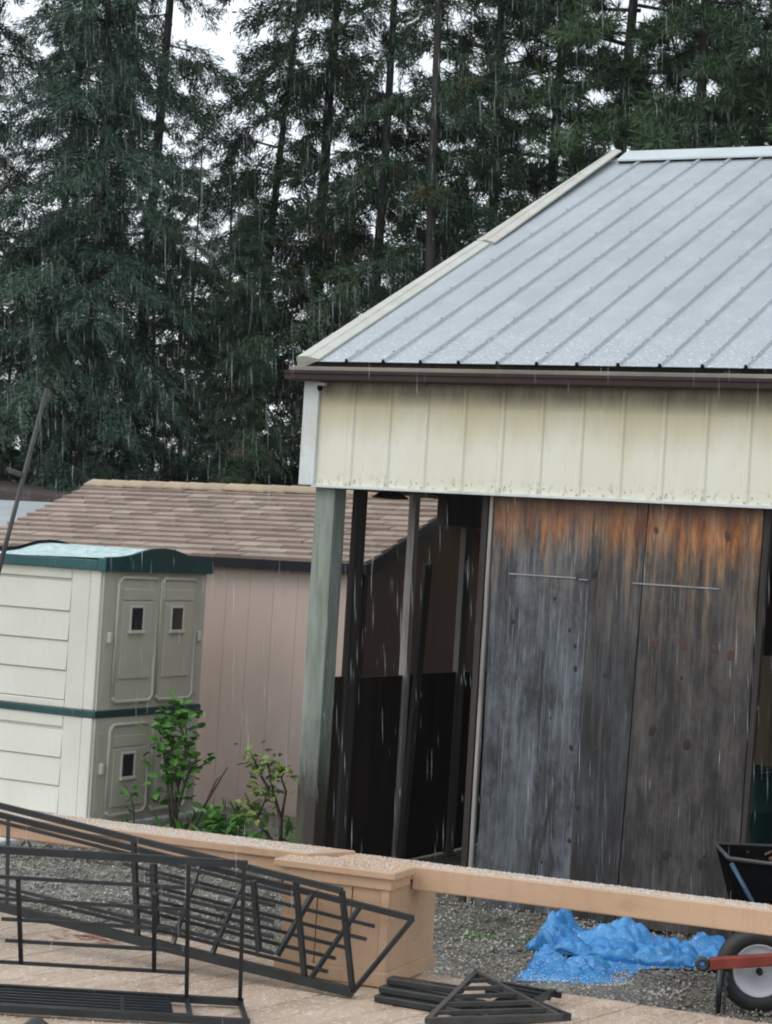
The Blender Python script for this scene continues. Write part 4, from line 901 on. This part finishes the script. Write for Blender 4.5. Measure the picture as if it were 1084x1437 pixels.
front = [('firB', -12.31, 11.76, 1.0, .3, 'fir cut off by the left edge of picture', 'fir_tree'),
    ('blue', -10.40, 11.64, 1.0, 1.1, 'dense bluish cone shaped conifer above the lean-to', 'fir_tree'),
    ('firA', -10.84, 13.67, 1.0, 2.0, 'tall fir with long bare trunk beside the bluish conifer', 'fir_tree'),
    ('firC', -11.5, 16.72, .78, .5, 'short fir filling the gap left of the tall central firs', 'fir_tree'),
    ('firC', -9.9, 15.36, 1.22, 2.6, 'drooping fir left of the trunk beside the roof eave', 'fir_tree'),
    ('firA', -9.22, 15.66, 1.05, 4.0, 'tall fir whose trunk stands just left of roof eave', 'fir_tree'),
    ('firB', -6.86, 14.08, .98, 5.2, 'fir rising directly behind the lower roof rake', 'fir_tree'),
    ('pineA', -7.29, 16.68, 1.0, .2, 'pine with pale green tufts behind middle of the roof rake', 'pine_tree'),
    ('pineB', -6.91, 18.01, 1.0, 1.7, 'broad pine with dark crooked limbs near top of the rake', 'pine_tree'),
    ('pineA', -5.01, 16.19, 1.1, 2.9, 'pine standing behind the end of the roof ridge', 'pine_tree'),
    ('pineB', -3.61, 15.23, .95, 3.9, 'pine with thick trunk above the roof ridge, left of two', 'pine_tree'),
    ('pineB', -2.98, 15.96, 1.1, 5.5, 'pine with thick trunk above the roof ridge, right of two', 'pine_tree'),
    ('firB', -12.9, 14.6, .9, 3.3, 'slender fir behind and left of the bluish conifer', 'fir_tree'),
    ('firB', -8.15, 15.0, 1.0, 1.2, 'fir between the eave trunk and the lower roof rake', 'fir_tree'),
    ('firC', -5.95, 17.6, .70, .4, 'fir behind the pines at the upper part of the rake', 'fir_tree'),
    ('firC', -10.2, 12.9, .62, .4, 'low dark fir under the tall trunks beyond the pink roof', 'fir_tree'),
    ('firC', -8.6, 12.6, .60, 2.4, 'low dark fir close left of the cream siding corner', 'fir_tree'),
    ('firC', -11.9, 12.2, .58, 4.4, 'low dark fir right behind the lean-to roof', 'fir_tree'),
    ('pineA', -2.2, 16.9, 1.0, .9, 'pine cut off by the right edge of picture', 'pine_tree')]
for k, x, y_, s, rz, lab, nm in front: tree(k, x, y_, s, rz, lab, nm, G1)
back = [(-18.64, 21.99), (-14.8, 20.63), (-15.34, 23.73), (-14.3, 25.42), (-11.27, 23.63), (-9.15, 24.75), (-7.31, 23.46), (-5.6, 25.49)]
for i, (x, y_) in enumerate(back):
    tree('firC', x, y_, (.62, .85, .70)[i % 3], i*1.7, 'dark fir in the second row, mostly hidden behind the front conifers', 'fir_tree', 'second row of firs behind the front conifers')

# ------------------------------------------------------------------ falling hail and rain in the air
n = 36000
x = RNG.uniform(-12, 5.2, n); y_ = RNG.uniform(-5.5, 11, n); z = RNG.uniform(.3, 9, n)
ok = ~((x > -.45) & (y_ > -.15) & (z < 4.9)) & ~((x > -5) & (x < -1.3) & (y_ > .4) & (z < 2.35))
P = np.stack([x, y_, z], 1)[ok]; n = len(P)
L = RNG.uniform(.02, .090, n); w = RNG.uniform(.0009, .0022, n); sx = RNG.normal(-.05, .010, n)
ring = [(1, 0), (-.5, .866), (-.5, -.866)]
V = np.zeros((n, 5, 3)); V[:, 0] = P+np.stack([sx*L, sx*L*.5, L], 1); V[:, 4] = P-np.stack([sx*L, sx*L*.5, L], 1)*.8
for k, (a, b) in enumerate(ring): V[:, k+1] = P+np.stack([w*a, w*b, 0*w], 1)
fa_ = np.array([(0, 1, 2), (0, 2, 3), (0, 3, 1), (4, 2, 1), (4, 3, 2), (4, 1, 3)])
F = (fa_[None]+(np.arange(n)*5)[:, None, None]).reshape(-1, 3)
o = np_mesh('falling_sleet', V.reshape(-1, 3), F, RAIN); tag(o, 'slender pale sleet drops falling through the air', kind='stuff')

# ------------------------------------------------------------------ thin rain haze in the air
hz = MB().box((-306, -306, -1.1), (306, 306, 18.9)).build('haze', bpy.data.materials.new('rain_haze'))
hm = hz.data.materials[0]; hm.use_nodes = True; hn = hm.node_tree; hn.nodes.clear()
ho = hn.nodes.new('ShaderNodeOutputMaterial'); hv = hn.nodes.new('ShaderNodeVolumePrincipled')
hv.inputs['Color'].default_value = (.93, .97, 1, 1); hv.inputs['Density'].default_value = .0003
hn.links.new(hv.outputs[0], ho.inputs['Volume'])
tag(hz, 'thin pale rain haze hanging over the whole yard', kind='stuff')
